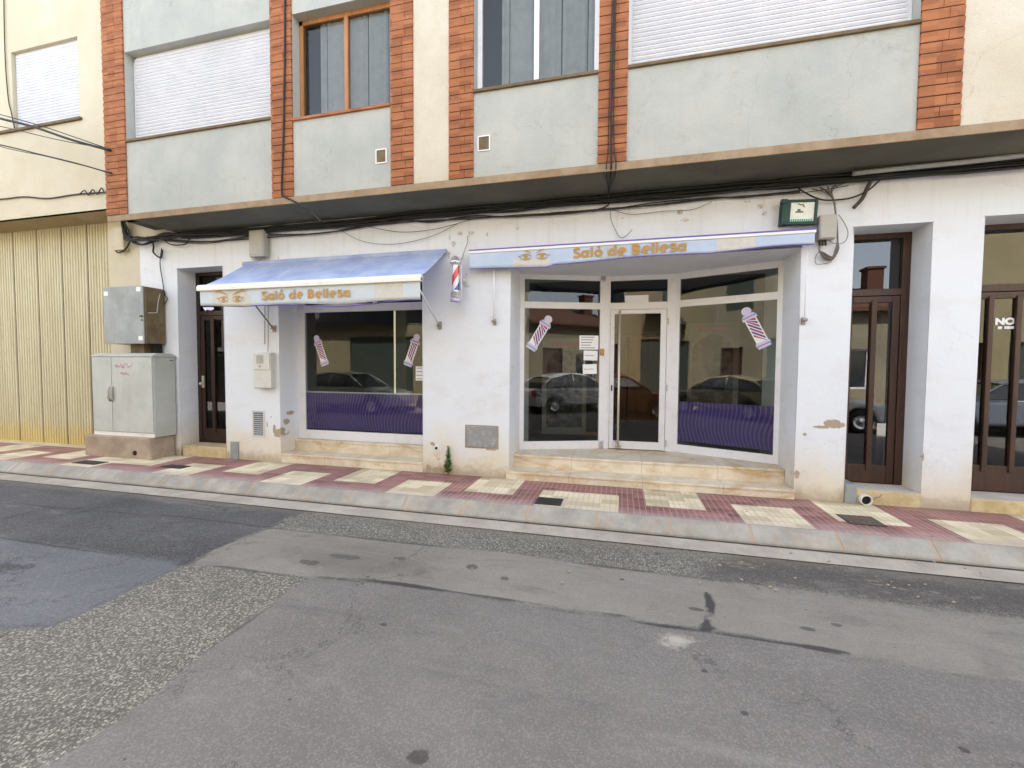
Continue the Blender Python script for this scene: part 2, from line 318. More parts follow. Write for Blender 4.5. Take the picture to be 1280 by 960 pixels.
def m_fabric(name, a, b, stain=None, trans=0, boxes=()):
    t = NT(name); n = t.noise(2.5, 6, .65); c = t.mix(t.ss(n, .3, .7), a, b)
    st = t.noise(1, 5, .6, t.vm('MULTIPLY', t.pos, (1.2, 6, 3))); c = t.mix(t.math('MULTIPLY', t.ss(st, .5, .75), .3), c, (.72, .74, .78))
    if stain: c = t.mix(t.math('MULTIPLY', t.spots(stain, .35, 5), .95), c, t.mix(t.noise(9, 5), (.74, .68, .56), (.70, .54, .36)))
    xx, yy, zz = t.sep(); wob = t.math('MULTIPLY', t.math('SUBTRACT', t.noise(9, 4), .5), .03)
    for x0, x1, z0, z1, cc in boxes:
        k = t.math('MULTIPLY', t.math('MULTIPLY', t.ss(t.math('ADD', xx, wob), x0 - .006, x0 + .006), t.ss(t.math('ADD', xx, wob), x1 + .006, x1 - .006)), t.math('MULTIPLY', t.ss(t.math('ADD', zz, wob), z0 - .006, z0 + .006), t.ss(t.math('ADD', zz, wob), z1 + .006, z1 - .006)))
        c = t.mix(t.math('MULTIPLY', k, .85), c, t.mix(t.ss(t.noise(14, 6, .75), .35, .65), cc, mul(cc, .88)))
    c = t.mix(t.math('MULTIPLY', t.ss(t.noise(11, 6, .75), .57, .75), .3), c, (.36, .33, .34))
    m = t.finish(c, .75, 0, [(t.noise(220, 2), .15, .002), (t.noise(5, 4), .35, .02)], .3)
    if trans:
        tl = t.n('ShaderNodeBsdfTranslucent'); t.l(c, tl.inputs[0]); mx = t.n('ShaderNodeMixShader'); mx.inputs[0].default_value = trans
        t.t.links.new(t.bsdf.outputs[0], mx.inputs[1]); t.t.links.new(tl.outputs[0], mx.inputs[2]); t.t.links.new(mx.outputs[0], t.out.inputs[0])
    return m
def m_brick():
    t = NT('orange_brick'); x, y, z = t.sep()
    cell = t.comb(t.math('FLOOR', t.math('DIVIDE', x, .15)), 0, t.math('FLOOR', t.math('DIVIDE', z, .1))); w = t.n('ShaderNodeTexWhiteNoise', noise_dimensions='3D'); t.l(cell, w.inputs['Vector'])
    c = t.mix(w.outputs['Value'], (.27, .10, .045), (.41, .165, .075)); n = t.noise(1, 5, .6, t.vm('MULTIPLY', t.pos, (6, 6, 40)))
    c = t.mix(t.math('MULTIPLY', t.ss(n, .45, .7), .5), c, (.20, .08, .045)); c = t.mix(t.math('MULTIPLY', t.ss(t.noise(20, 5, .7), .6, .75), .45), c, (.50, .36, .26))
    return t.finish(c, .8, 0, [(n, .5, .005), (t.noise(90, 3), .3, .002)], .25)
def m_gate():
    t = NT('yellow_ribbed_metal'); x, y, z = t.sep()
    n = t.noise(1.2, 6, .65, t.vm('MULTIPLY', t.pos, (5, 5, .8))); c = t.mix(t.ss(n, .3, .7), (.50, .44, .275), (.58, .525, .355))
    c = t.mix(t.math('MULTIPLY', t.ss(t.math('ADD', z, t.math('MULTIPLY', t.noise(3, 5), .5)), .85, .35), .75), c, (.60, .44, .13))
    c = t.mix(t.math('MULTIPLY', t.ss(t.noise(8, 6, .75), .58, .72), .5), c, (.36, .25, .12))
    st = t.noise(1, 4, .6, t.vm('MULTIPLY', t.pos, (30, 30, .5))); c = t.mix(t.math('MULTIPLY', t.ss(st, .52, .72), .3), c, (.46, .35, .17))
    return t.finish(c, .55, 0, [(t.noise(40, 3), .1, .003)], .4)

X = {}
X['wall'] = m_plaster()
X['upper'] = m_cement('blue_grey_render', (.37, .385, .36), (.45, .455, .42), (.30, .28, .24), True, 1.3, .9, .5, .16)
X['creamr'] = m_cement('cream_render', (.53, .475, .37), (.605, .56, .46), (.50, .38, .24), True, 1.5)
X['yellow'] = m_cement('pale_yellow_render', (.545, .49, .36), (.61, .56, .44), (.60, .46, .26), False, 1.2, .9, .35, .12)
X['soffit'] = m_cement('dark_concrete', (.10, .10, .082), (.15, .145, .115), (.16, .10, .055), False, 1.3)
X['fascia'] = m_cement('stained_concrete_edge', (.26, .18, .11), (.36, .27, .18), (.20, .17, .14), False, 5)
X['brick'] = m_brick(); X['mortar'] = simple('brick_joint', (.10, .06, .045), .95)
X['concrete'] = m_cement('plinth_concrete', (.30, .23, .175), (.44, .35, .27), (.17, .13, .10), True, 3.2)
X['stonestep'] = m_cement('yellow_stone', (.50, .38, .20), (.64, .53, .33), (.26, .18, .09), False, 7)
X['marble'] = m_marble(); X['risertop'] = m_cement('worn_step_top', (.50, .45, .38), (.62, .57, .50), (.3, .26, .2), False, 5)
X['pvc'] = simple('white_frame', (.74, .74, .77), .38, 0, .05, 3, (.50, .45, .40), .35, 6, .05, 60, .45)
X['glass'] = m_glass(); X['doorglass'] = m_glass('door_glass', (.45, .46, .45), .10); X['dimglass'] = m_glass('dim_glass', (.3, .3, .3), .025); X['film'] = m_film()
X['woodd'] = m_wood('dark_brown_wood', (.018, .008, .005), (.04, .016, .009))
X['wood'] = m_wood('brown_wood', (.034, .014, .009), (.066, .028, .016)); X['woodl'] = m_wood('varnished_wood', (.30, .12, .04), (.42, .2, .07))
X['awn'] = m_fabric('faded_blue_canvas', (.46, .54, .79), (.66, .74, .90), None, .4)
cr = (.74, .70, .62)
X['val1'] = m_fabric('faded_valance_canvas', (.60, .68, .76), (.70, .75, .79), None, .2, [(-5.62, -4.95, 2.36, 2.52, cr), (-5.62, -5.0, 2.52, 2.62, (.72, .68, .62)), (-3.05, -2.65, 2.40, 2.62, cr), (-3.9, -3.05, 2.36, 2.42, (.66, .68, .72))])
X['val2'] = m_fabric('faded_blue_valance', (.50, .61, .80), (.60, .70, .84), None, .15, [(-1.41, -.92, 2.85, 2.975, cr), (1.08, 1.50, 2.85, 3.10, cr), (-.28, .06, 2.85, 3.10, (.56, .62, .70))])
X['bar'] = simple('stained_white_bar', (.78, .76, .70), .45, 0, .06, 3, (.62, .46, .30), .55, 3.5, .05)
X['whitebar'] = simple('white_bar', (.8, .8, .8), .4, 0, .05); X['purple'] = simple('purple_trim', (.16, .12, .42), .6)
X['gold'] = simple('gold_print', (.44, .25, .07), .6, 0, .12, 30, (.5, .36, .2), .3, 20, 0)
X['steel'] = simple('brushed_steel', (.60, .56, .50), .42, .55, .08); X['chrome'] = simple('chrome', (.80, .80, .82), .28, .75, .03, bump=0)
X['rod'] = simple('painted_rod', (.66, .66, .68), .45, .2); X['rodd'] = simple('aged_rod', (.30, .27, .24), .5, .3)
X['rubber'] = simple('black_cable', (.018, .017, .016), .6, 0, .3); X['rubberg'] = simple('grey_cable', (.16, .145, .13), .6); X['dusty'] = simple('dusty_cable', (.07, .06, .05), .8)
X['greybox'] = simple('grey_plastic', (.42, .40, .36), .5, 0, .08, 4, (.26, .22, .17), .5, 7, .1); X['lightbox'] = simple('light_grey_plastic', (.62, .61, .57), .45, 0, .06, 4, (.35, .32, .28), .35, 8, .08)
X['cab'] = m_cement('grey_cabinet_paint', (.44, .45, .41), (.52, .53, .49), (.33, .30, .24), False, 2.2, .5, .05, .25)
X['cabs'] = simple('cabinet_seam', (.12, .12, .11), .7); X['galv'] = m_cement('galvanised_sheet', (.26, .28, .28), (.36, .38, .38), (.24, .21, .16), False, 2.5, .5, .08, .2)
X['rust'] = m_cement('rusty_sheet', (.12, .085, .05), (.19, .14, .08), (.12, .045, .02), False, 6, .75, .3)
X['sticker'] = simple('white_label', (.78, .78, .76), .5, 0, .04, bump=0); X['red'] = simple('red_print', (.42, .03, .08), .45, 0, .05, bump=0)
X['blue'] = simple('blue_print', (.05, .06, .32), .45, 0, .05, bump=0); X['lilac'] = simple('lilac_print', (.62, .58, .78), .45, 0, .05, bump=0); X['white'] = simple('white_print', (.82, .82, .84), .45, 0, .03, bump=0)
X['dark'] = simple('dark_hole', (.015, .013, .012), .9, bump=0); X['ink'] = simple('dark_ink', (.08, .08, .1), .8, bump=0)
X['metalg'] = simple('grey_metal', (.30, .31, .32), .45, .6, .12, 6, (.5, .46, .4), .4, 12); X['coverm'] = simple('cover_grey_metal', (.34, .35, .37), .45, .5, .2, 9, (.6, .6, .62), .7, 16)
X['castiron'] = simple('cast_iron', (.05, .05, .052), .6, .3, .2, 20, (.12, .1, .08), .5, 10, .4, 80)
X['grit'] = m_asphalt('gritty_brown_cover', (.12, .09, .07), (.30, .24, .18), 110, .5)
X['leaf'] = simple('green_leaf', (.07, .17, .03), .5, 0, .35, 25); X['stem'] = simple('green_stem', (.10, .13, .04), .6)
X['lampglass'] = simple('cloudy_lamp_glass', (.74, .76, .68), .3, 0, .15, 25, (.40, .42, .30), .5, 22); X['lampgreen'] = simple('dark_green_metal', (.025, .06, .05), .5, .2); X['greenp'] = simple('green_parts', (.05, .32, .14), .5, 0, .3, 60)
X['shutter'] = m_cement('white_shutter', (.58, .59, .63), (.66, .66, .69), (.5, .48, .44), False, 2, .5, .05); X['curtain'] = simple('lace_curtain', (.5, .5, .52), .9, 0, .25, 9)
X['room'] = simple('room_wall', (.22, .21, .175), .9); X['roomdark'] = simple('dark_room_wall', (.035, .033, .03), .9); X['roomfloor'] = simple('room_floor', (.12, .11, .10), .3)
X['gate'] = m_gate(); X['kerb'] = m_cement('kerb_concrete', (.29, .27, .235), (.43, .40, .35), (.38, .27, .17), False, 3.0, .85, .7, .45)
X['kerbj'] = simple('orange_mortar', (.44, .33, .24), .95, 0, .15); X['gutter'] = m_cement('gutter_concrete', (.37, .32, .265), (.50, .44, .37), (.22, .18, .15), False, 2.2, .9, .5, .25)
X['maroon'] = m_tile('maroon_tile', (.22, .088, .080), (.33, .150, .135), grout=(.60, .45, .41)); X['cream'] = m_tile('cream_tile', (.66, .55, .35), (.80, .70, .49), grout=(.42, .34, .26))
stains = [(gz(386, 702), (.10, .03, 1)), (gz(424, 694), (.10, .03, 1)), (gz(440, 696), (.08, .03, 1)), (gz(500, 697), (.06, .02, 1)), (gz(590, 708), (.05, .03, 1)), (gz(870, 760), (.06, .02, 1)), (gz(1010, 785), (.05, .015, 1)), (gz(630, 722), (.04, .02, 1)), (gz(1045, 780), (.035, .015, 1))]
X['asp_base'] = m_asphalt('warm_grey_asphalt', (.150, .138, .130), (.30, .27, .25), 95, .45, .15, .6, None, (.115, .10, .10), 0)
X['asp_far'] = X['asp_base']
X['asp_smooth'] = m_asphalt('smooth_grey_asphalt', (.195, .182, .160), (.26, .245, .22), 120, .3, .12, .35, stains, (.155, .145, .13), 0)
X['asp_coarse'] = m_asphalt('coarse_worn_asphalt', (.125, .112, .095), (.40, .36, .29), 62, .62, .25, .9, None, (.13, .12, .105), 0)
X['asp_dark'] = m_asphalt('dark_blue_asphalt', (.070, .070, .082), (.17, .17, .18), 90, .35, .3, .6, None, (.045, .045, .055), 0)
X['asp_mid'] = m_asphalt('bluish_grey_asphalt', (.135, .14, .16), (.22, .22, .24), 110, .35, .2, .5, None, (.10, .105, .125), 0)
X['asp_debris'] = m_asphalt('patched_asphalt_with_grit', (.095, .088, .082), (.26, .23, .19), 80, .4, .3, .8, None, (.07, .065, .06), 0, .7)
X['tar'] = simple('tar', (.028, .028, .032), .7, 0, .35, 12, bump=.6, bs=90); X['palestain'] = m_asphalt('pale_mortar_spill', (.34, .31, .26), (.46, .42, .36), 90, .4)
for k, (a, b) in dict(ocre=((.34, .26, .14), (.42, .34, .20)), cream2=((.28, .245, .14), (.34, .295, .185)), white2=((.4, .38, .34), (.48, .46, .4)), stone2=((.24, .215, .15), (.31, .28, .20))).items():
    X[k] = m_cement('far_wall_' + k, a, b, mul(a, .6), False, 1.2)
X['dshutter'] = simple('green_grey_shutter', (.08, .10, .085), .5); X['rooftile'] = simple('clay_roof_tile', (.12, .055, .035), .85, 0, .3, 9)
def paint(name, c): return simple(name, c, .25, .1, .03, 2, bump=0, coat=.8, spec=.5)
X['car0'] = paint('silver_car_paint', (.42, .45, .44)); X['car1'] = paint('beige_car_paint', (.42, .36, .24)); X['car2'] = paint('dark_red_car_paint', (.16, .05, .035)); X['car3'] = paint('white_car_paint', (.68, .69, .7)); X['car4'] = paint('grey_blue_car_paint', (.16, .19, .24))
X['tyre'] = simple('tyre_rubber', (.02, .02, .02), .8); X['carglass'] = simple('dark_car_glass', (.02, .025, .028), .05, 0, .02, bump=0, spec=.9); X['redlamp'] = simple('red_lens', (.5, .02, .02), .2, bump=0); X['clearlamp'] = simple('clear_lens', (.7, .7, .68), .15, bump=0)

# ------------------------------------------------------------------ ground, road, pavement
def rect(mb, x0, x1, y0, y1, z, mi=0): mb.add([(x0, y0, z), (x1, y0, z), (x1, y1, z), (x0, y1, z)], [(0, 1, 2, 3)], mi)
def jag(pts, step=.12, amp=.018, close=True):
    out = []; n = len(pts)
    for i in range(n if close else n - 1):
        a, b = pts[i], pts[(i + 1) % n]; L = (b - a).length; k = max(1, min(60, int(L / step)))
        for j in range(k):
            p = a.lerp(b, j / k); out.append(p + Vector((random.uniform(-amp, amp), random.uniform(-amp, amp), 0)) if L < 6 else p)
    if not close: out.append(pts[-1])
    return out
def sheet(pts, z, m, name, thick=0, amp=.018, step=.12):
    q = jag([Vector((p[0], p[1], z)) for p in pts], step, amp); bm = bmesh.new(); vs = [bm.verts.new((p.x, p.y, z)) for p in q]
    f = bm.faces.new(vs); bmesh.ops.triangulate(bm, faces=[f]); bm.normal_update()
    for f in bm.faces:
        if f.normal.z < 0: f.normal_flip()
    me = bpy.data.meshes.new(name); bm.to_mesh(me); bm.free(); me.materials.append(m)
    o = bpy.data.objects.new(name, me); COL.objects.link(o); return tag(o, kind='structure')
m = MB(); rect(m, -400, 400, -400, 400, -.35); struct(m, 'ground', X['asp_far'])
GY = -1.53
def gl(*pp, z=-.14): return [gz(x, y, z) for x, y in pp]
b1 = gl((357, 647), (335, 658), (284, 679), (243, 699), (204, 717), (130, 752), (65, 782), (0, 786))
r2 = gl((335, 658), (400, 665), (505, 678), (640, 691), (750, 706), (840, 718), (901, 725), (954, 731), (1040, 741), (1115, 752), (1280, 772))
seam = gl((222, 704), (280, 708), (385, 721), (425, 722), (500, 729), (560, 739), (640, 751), (710, 762), (775, 770), (825, 780), (880, 786), (990, 803), (1060, 817), (1180, 838))
sm2 = gl((0, 672), (80, 683), (160, 693), (236, 703))
V2 = lambda x, y: Vector((x, y, 0))
yl = b1[-1].y
polys = dict(
    coarse=[V2(-4.05, -1.4)] + r2 + [V2(9, r2[-1].y), V2(9, -1.4)],
    coarse2=gl((222, 704), (280, 708), (385, 721), (325, 764), (250, 820), (200, 862), (100, 930), (0, 985)) + [V2(-4, -5.2), V2(-12, -5.2), V2(-12, yl)] + b1[::-1][:-4],
    debris=[V2(1.1, -1.4)] + gl((905, 700), (870, 716)) + r2[6:] + [V2(9, r2[-1].y), V2(9, -1.4)],
    smooth=r2 + [V2(9, r2[-1].y), V2(9, -2.75)] + seam[::-1],
    dark=[V2(-30, -1.4), V2(-4.25, -1.4), gz(385, 637)] + b1 + [V2(-30, yl)],
    mid=[V2(-30, sm2[0].y)] + sm2 + gl((204, 717), (130, 752), (66, 780), (0, 783)) + [V2(-30, yl)],
    spill=gl((820, 797), (840, 790), (866, 797), (872, 804), (845, 811), (824, 806)))
lines = dict(
    tar=[seam[3:-1], gl((885, 741), (889, 752), (886, 770), (884, 784))],
    seam=[gl((385, 721), (325, 765), (250, 822), (225, 842)), [V2(-12, -2.35)] + gl((0, 627), (110, 637), (230, 646), (335, 658)), [V2(-12, -3.4)] + sm2 + gl((245, 700)), r2[:8], seam[:4],
          gl((388, 636), (357, 648), (335, 659), (284, 680), (241, 701)), gl((0, 648), (30, 641), (60, 635), (105, 634)), gl((0, 663), (40, 655), (80, 643), (110, 637))])
def segd(px, py, a, b):
    dx, dy = b.x - a.x, b.y - a.y; t = max(0, min(1, ((px - a.x) * dx + (py - a.y) * dy) / (dx * dx + dy * dy + 1e-9))); return math.hypot(px - a.x - t * dx, py - a.y - t * dy)
def sdist(px, py, P):
    d = 1e9; ins = False; n = len(P)
    for k in range(n):
        a, b = P[k], P[(k + 1) % n]; d = min(d, segd(px, py, a, b))
        if (a.y > py) != (b.y > py) and px < (b.x - a.x) * (py - a.y) / (b.y - a.y) + a.x: ins = not ins
    return d if ins else -d
xs = [-60, -40, -25, -16] + [-13 + .07 * k for k in range(287)] + [9, 14, 25, 40, 60]; ys = [-8.5, -7.4, -6.4] + [-5.9 + .06 * k for k in range(78)] + [-1.24]
mv = [(x, y, -.14 + .004 * math.sin(x * 1.9 + y) * math.sin(y * 2.3) - .006) for y in ys for x in xs]; W = len(xs)
me = bpy.data.meshes.new('road'); me.from_pydata(mv, [], [(j * W + i, j * W + i + 1, (j + 1) * W + i + 1, (j + 1) * W + i) for j in range(len(ys) - 1) for i in range(W - 1)])
for nm, P in polys.items(): at_ = me.attributes.new(nm, 'FLOAT', 'POINT'); at_.data.foreach_set('value', [max(-1, min(1, sdist(x, y, P))) for x, y, z in mv])
for nm, LL_ in lines.items(): at_ = me.attributes.new(nm, 'FLOAT', 'POINT'); at_.data.foreach_set('value', [min(1, min(segd(x, y, a, b) for L in LL_ for a, b in zip(L, L[1:]))) for x, y, z in mv])
def m_road():
    t = NT('worn_patched_asphalt'); A = lambda n: t.n('ShaderNodeAttribute', attribute_name=n).outputs['Fac']
    jit = t.math('ADD', t.math('MULTIPLY', t.math('SUBTRACT', t.noise(7, 5, .7), .5), .10), t.math('MULTIPLY', t.math('SUBTRACT', t.noise(45, 3, .7), .5), .06))
    def mk(n, w=.02, k=1): return t.ss(t.math('ADD', A(n), t.math('MULTIPLY', jit, k)), -w, w)
    v1 = t.sep(t.vor(62, 'F1', 'Color'))[0]; d1 = t.vor(62, 'F1', 'Distance'); v2 = t.sep(t.vor(115, 'F1', 'Color'))[1]; n1 = t.noise(.8, 6, .65); n2 = t.noise(5, 6, .7); n3 = t.noise(150, 3, .8)
    big = t.math('MULTIPLY', t.ss(v1, .42, .75), t.ss(d1, .6, .25)); small = t.ss(v2, .55, .9)
    def kind(dark, light, bigk, smallk, tint, tk=.5):
        c = t.mix(n2, mul(dark, .82), mul(dark, 1.18)); c = t.mix(t.math('MULTIPLY', t.ss(n1, .42, .68), tk), c, tint)
        c = t.mix(t.math('MULTIPLY', small, smallk), c, light); c = t.mix(t.math('MULTIPLY', big, bigk), c, light); return t.mix(t.math('MULTIPLY', t.ss(n3, .5, .68), .5), c, mul(dark, .35))
    base = kind((.225, .205, .185), (.42, .39, .355), .03, .30, (.165, .148, .132), .6)
    smooth = kind((.30, .275, .235), (.44, .41, .355), .02, .25, (.225, .205, .172))
    coarse = kind((.15, .137, .113), (.60, .56, .465), .95, .45, (.18, .165, .14), .3)
    dark = kind((.118, .113, .112), (.32, .31, .30), .15, .32, (.060, .059, .061), .8)
    mid = kind((.185, .185, .19), (.34, .34, .345), .06, .32, (.13, .13, .137), .6)
    deb = kind((.125, .115, .108), (.34, .30, .24), .25, .35, (.09, .084, .08), .6)
    deb = t.mix(t.math('MULTIPLY', t.ss(t.noise(3.1, 7, .8, t.vm('MULTIPLY', t.pos, (1, 2.2, 1))), .55, .66), .75), deb, (.42, .35, .26))
    c = t.mix(mk('smooth'), base, smooth); c = t.mix(mk('coarse', .04), c, coarse); c = t.mix(mk('coarse2'), c, coarse); c = t.mix(mk('debris', .12, 4), c, deb); c = t.mix(mk('dark'), c, dark); c = t.mix(mk('mid', .06, 2), c, mid)
    c = t.mix(t.math('MULTIPLY', t.ss(t.math('ADD', A('spill'), t.math('MULTIPLY', jit, 1.6)), -.03, .07), .75), c, t.mix(n2, (.52, .48, .40), (.62, .58, .50)))
    def ln(n, w, k, col, c):
        wv = t.math('MULTIPLY', t.noise(3.5, 4, .7), w * 1.5); return t.mix(t.math('MULTIPLY', t.math('SUBTRACT', 1, t.ss(t.math('SUBTRACT', t.math('ADD', A(n), t.math('MULTIPLY', jit, .22)), wv), -.006, .014)), k), c, col)
    c = ln('seam', .022, .55, (.05, .048, .05), c); c = ln('tar', .032, .85, (.04, .04, .044), c)
    c = t.mix(t.math('MULTIPLY', t.spots([(p, (r[0], r[1] * 1.5, 1)) for p, r in [(q[0], q[1]) for q in stains]], .9, 8), .6), c, (.05, .045, .04))
    halo = t.vm('LENGTH', t.vm('MULTIPLY', t.vm('SUBTRACT', t.pos, tuple(gz(440, 698))), (1 / .9, 1 / .38, 1)), (0, 0, 0)); c = t.mix(t.math('MULTIPLY', t.ss(t.math('ADD', halo, t.math('SUBTRACT', t.noise(4, 5, .7), .5)), 1.2, .2), .45), c, (.11, .095, .08))
    for sc, off, rad, col in ((2.1, (0, 0, 0), .055, (.035, .033, .03)), (1.5, (5.3, 2.1, 0), .022, (.6, .56, .5)), (4.3, (1.3, 4.1, 0), .05, (.06, .055, .05)), (.9, (2.2, 1.7, 0), .05, (.05, .04, .035))):
        q = t.vor(sc, vec=t.vm('ADD', t.vm('MULTIPLY', t.pos, (1, 1.3, 1)), off)); q = t.math('ADD', q, t.math('MULTIPLY', t.math('SUBTRACT', t.noise(12, 4, .7), .5), rad * 1.6)); c = t.mix(t.math('MULTIPLY', t.ss(q, rad, rad * .6), .7), c, col)
    x, y, z = t.sep(); edge = t.ss(t.math('ADD', y, t.math('MULTIPLY', jit, 3)), -1.75, -1.5); c = t.mix(t.math('MULTIPLY', edge, .45), c, (.30, .25, .19))
    stv = t.noise(1, 6, .7, t.vm('MULTIPLY', t.pos, (.9, 3.2, 1)), .8); c = t.mix(t.math('MULTIPLY', t.ss(stv, .52, .68), .3), c, mul((.12, .11, .105), .8)); c = t.mix(t.math('MULTIPLY', t.ss(stv, .46, .34), .18), c, (.42, .39, .35))
    crk = t.vor(1.3, 'DISTANCE_TO_EDGE', 'Distance', t.vm('ADD', t.pos, t.comb(t.math('MULTIPLY', t.noise(3, 6, .75), .7), t.math('MULTIPLY', t.noise(3.7, 6, .75), .7), 0))); c = t.mix(t.math('MULTIPLY', t.math('MULTIPLY', t.math('SUBTRACT', 1, t.ss(crk, .002, .012)), t.ss(t.noise(.7, 4), .5, .6)), .7), c, (.06, .055, .05))
    h = t.math('ADD', t.math('MULTIPLY', big, t.math('ADD', .25, t.math('MAXIMUM', mk('coarse'), mk('coarse2')))), t.math('ADD', t.noise(170, 3, .7), t.math('MULTIPLY', small, .4)))
    return t.finish(c, .86, 0, [(h, 1.0, .008), (n2, .35, .03)], .25)
X['road'] = m_road(); me.materials.append(X['road']); rd = bpy.data.objects.new('road', me); COL.objects.link(rd); tag(rd, kind='structure')
m = MB()
for i in range(46):                                 # loose grit lying on the damaged strip and along the gutter
    p = gz(random.uniform(880, 1280), random.uniform(700, 762)) if i % 2 else gz(random.uniform(380, 1280), random.uniform(690, 735)); r = random.uniform(.004, .011)
    m.ball((p.x, p.y, -.135 + r * .5), r, 6, 0, (1.3, 1, .7))
tag(m.build('loose_grit', X['kerbj']), 'small pale chips of loose mortar scattered on the road', 'grit', kind='stuff')

# gutter strip, kerb, tiled pavement
m = MB(); rect(m, -60, 60, GY, -1.27, -.1365); struct(m, 'gutter', X['gutter'])
m = MB(); rect(m, -60, 60, -1.272, -1.24, -.1335); struct(m, 'gutter_joint', X['castiron'])
m = MB(); prof = [(-1.075, -.2), (-1.075, .004), (-1.098, .003), (-1.112, -.003), (-1.232, -.098), (-1.243, -.115), (-1.246, -.2)]
x = -60 + .013; pitch = .742; x = -2.45 - pitch * 60
while x < 40: m.prism(prof, x + .012, x + pitch - .012 - .008 * random.random(), 0, axis='x'); x += pitch
prof2 = [(a + (.003 if a < -1.08 else .002), b - .003) for a, b in prof]; m.prism(prof2, -47, 40, 1, axis='x')
struct(m, 'kerb', [X['kerb'], X['kerbj']])
m = MB()
YR = [-.105 - .3157 * i for i in range(4)]; YR[3] = -1.08
ups = [(-1.88 - 1.87 * k, -1.25 - 1.87 * k) for k in range(9)] + [(.30, .93), (2.18, 2.81), (4.05, 4.68), (5.9, 6.55), (7.8, 8.4)]
los = [(-2.79 - 1.87 * k, -2.15 - 1.87 * k) for k in range(9)] + [(-.93, 0), (1.24, 1.86), (3.11, 3.74), (5.0, 5.6), (6.9, 7.5)]
ups = [u for u in ups if not (-8.0 < u[0] < -7.2)] + [(-7.9, -7.0)]
xs = sorted(set([-40.0, 40.0] + [q for u in ups + los for q in u]))
ys = [.0, YR[0], YR[1], YR[2], YR[3]]
inr = lambda x, L: any(a - 1e-6 <= x <= b + 1e-6 for a, b in L)
for i in range(len(xs) - 1):
    mx = (xs[i] + xs[i + 1]) / 2
    for j in range(4):
        cr = (j in (1, 2) and inr(mx, ups)) or (j in (2, 3) and inr(mx, los))
        if j == 0 and inr(mx, ups): cr = True
        if j == 2 and inr(mx, ups): cr = True
        rect(m, xs[i], xs[i + 1], ys[j + 1], ys[j], 0.0, 1 if cr else 0)
rect(m, -40, -8.85, 0, .35, 0.0, 2)
struct(m, 'pavement', [X['maroon'], X['cream'], X['risertop']])

# covers set in the pavement
def cover(x0, x1, y0, y1, mats, label, ribs=True):
    m = MB(); m.box(x0, x1, y0, y1, -.01, .006, 0); m.box(x0 + .012, x1 - .012, y0 + .012, y1 - .012, .0, .009, 1)
    if ribs:
        n = 9
        for i in range(n): m.box(x0 + .03, x1 - .03, y0 + .03 + (y1 - y0 - .06) * i / n, y0 + .042 + (y1 - y0 - .06) * i / n, .008, .012, 1)
    solo(m, 'drain_cover', mats, ((x0 + x1) / 2, (y0 + y1) / 2, 0), label, 'cover', 'covers set in the pavement')
cover(-.93, -.63, -1.01, -.75, [X['castiron'], X['castiron']], 'dark iron cover by the kerb in front of the shop entrance steps')
cover(2.25, 2.57, -.81, -.51, [X['castiron'], X['grit']], 'rough brown gritty cover on the pavement before the right glass door', False)
cover(-8.35, -7.85, -.93, -.73, [X['castiron'], X['castiron']], 'dark cover at the foot of the concrete plinth of the grey cabinet')
cover(-6.75, -6.35, -.78, -.6, [X['castiron'], X['castiron']], 'dark cover on the pavement in front of the left brown door')

# ------------------------------------------------------------------ the shop building
BX0, BX1 = -8.12, 9.0
bld = empty('shop_building', (0, 0, 0), 'white walled shop building with grey rendered upper floor and orange brick columns', 'building')
def wall_grid(x0, x1, z0, z1, ops, Y, mi=0, mb=None, skipx=()):
    mb = mb or MB(); xs = sorted(set([x0, x1] + [v for o in ops for v in o[:2] if x0 < v < x1])); zs = sorted(set([z0, z1] + [v for o in ops for v in o[2:4] if z0 < v < z1]))
    extra = []
    for a, b in zip(xs, xs[1:]): extra += [a + (b - a) * i / max(1, int((b - a) / .8)) for i in range(1, max(1, int((b - a) / .8)))]
    idx = {}
    def V(x, y, z):
        k = (round(x, 4), round(y, 4), round(z, 4))
        if k not in idx: idx[k] = len(mb.v); mb.v.append(Vector((x, y, z)))
        return idx[k]
    def quad(a): mb.f.append([V(*q) for q in a]); mb.m.append(mi); mb.sm.append(False)
    inside = lambda x, z: any(o[0] < x < o[1] and o[2] < z < o[3] for o in ops)
    for a, b in zip(xs, xs[1:]):
        for c, d in zip(zs, zs[1:]):
            if not inside((a + b) / 2, (c + d) / 2): quad([(a, Y, c), (b, Y, c), (b, Y, d), (a, Y, d)])
    for o in ops:
        ox0, ox1, oz0, oz1, dp = o; zz = [z for z in zs if oz0 <= z <= oz1]; xx = [x for x in xs if ox0 <= x <= ox1]; Y2 = Y + dp
        for c, d in zip(zz, zz[1:]):
            quad([(ox0, Y, c), (ox0, Y, d), (ox0, Y2, d), (ox0, Y2, c)]); quad([(ox1, Y, c), (ox1, Y2, c), (ox1, Y2, d), (ox1, Y, d)])
        for a, b in zip(xx, xx[1:]):
            if oz1 < z1: quad([(a, Y, oz1), (b, Y, oz1), (b, Y2, oz1), (a, Y2, oz1)])
            if oz0 > z0: quad([(a, Y, oz0), (a, Y2, oz0), (b, Y2, oz0), (b, Y, oz0)])
    return mb
D1 = (-7.31, -6.34); S1 = (-5.265, -2.79); EN = (-1.49, 2.02); D2 = (2.54, 3.285); D3 = (3.74, 5.35)
ops = [(D1[0], D1[1], -.05, 3.175, .34), (S1[0], S1[1], -.05, 2.93, .46), (EN[0], EN[1], -.05, 2.955, 1.3), (D2[0], D2[1], -.05, 3.165, .36), (D3[0], D3[1], -.05, 3.19, .36), (6.1, 7.6, -.05, 3.19, .36)]
wall_grid(BX0, BX1, -.05, 3.78, ops, 0).build('ground_floor_wall', X['wall'], bld, .02, 3, 50)
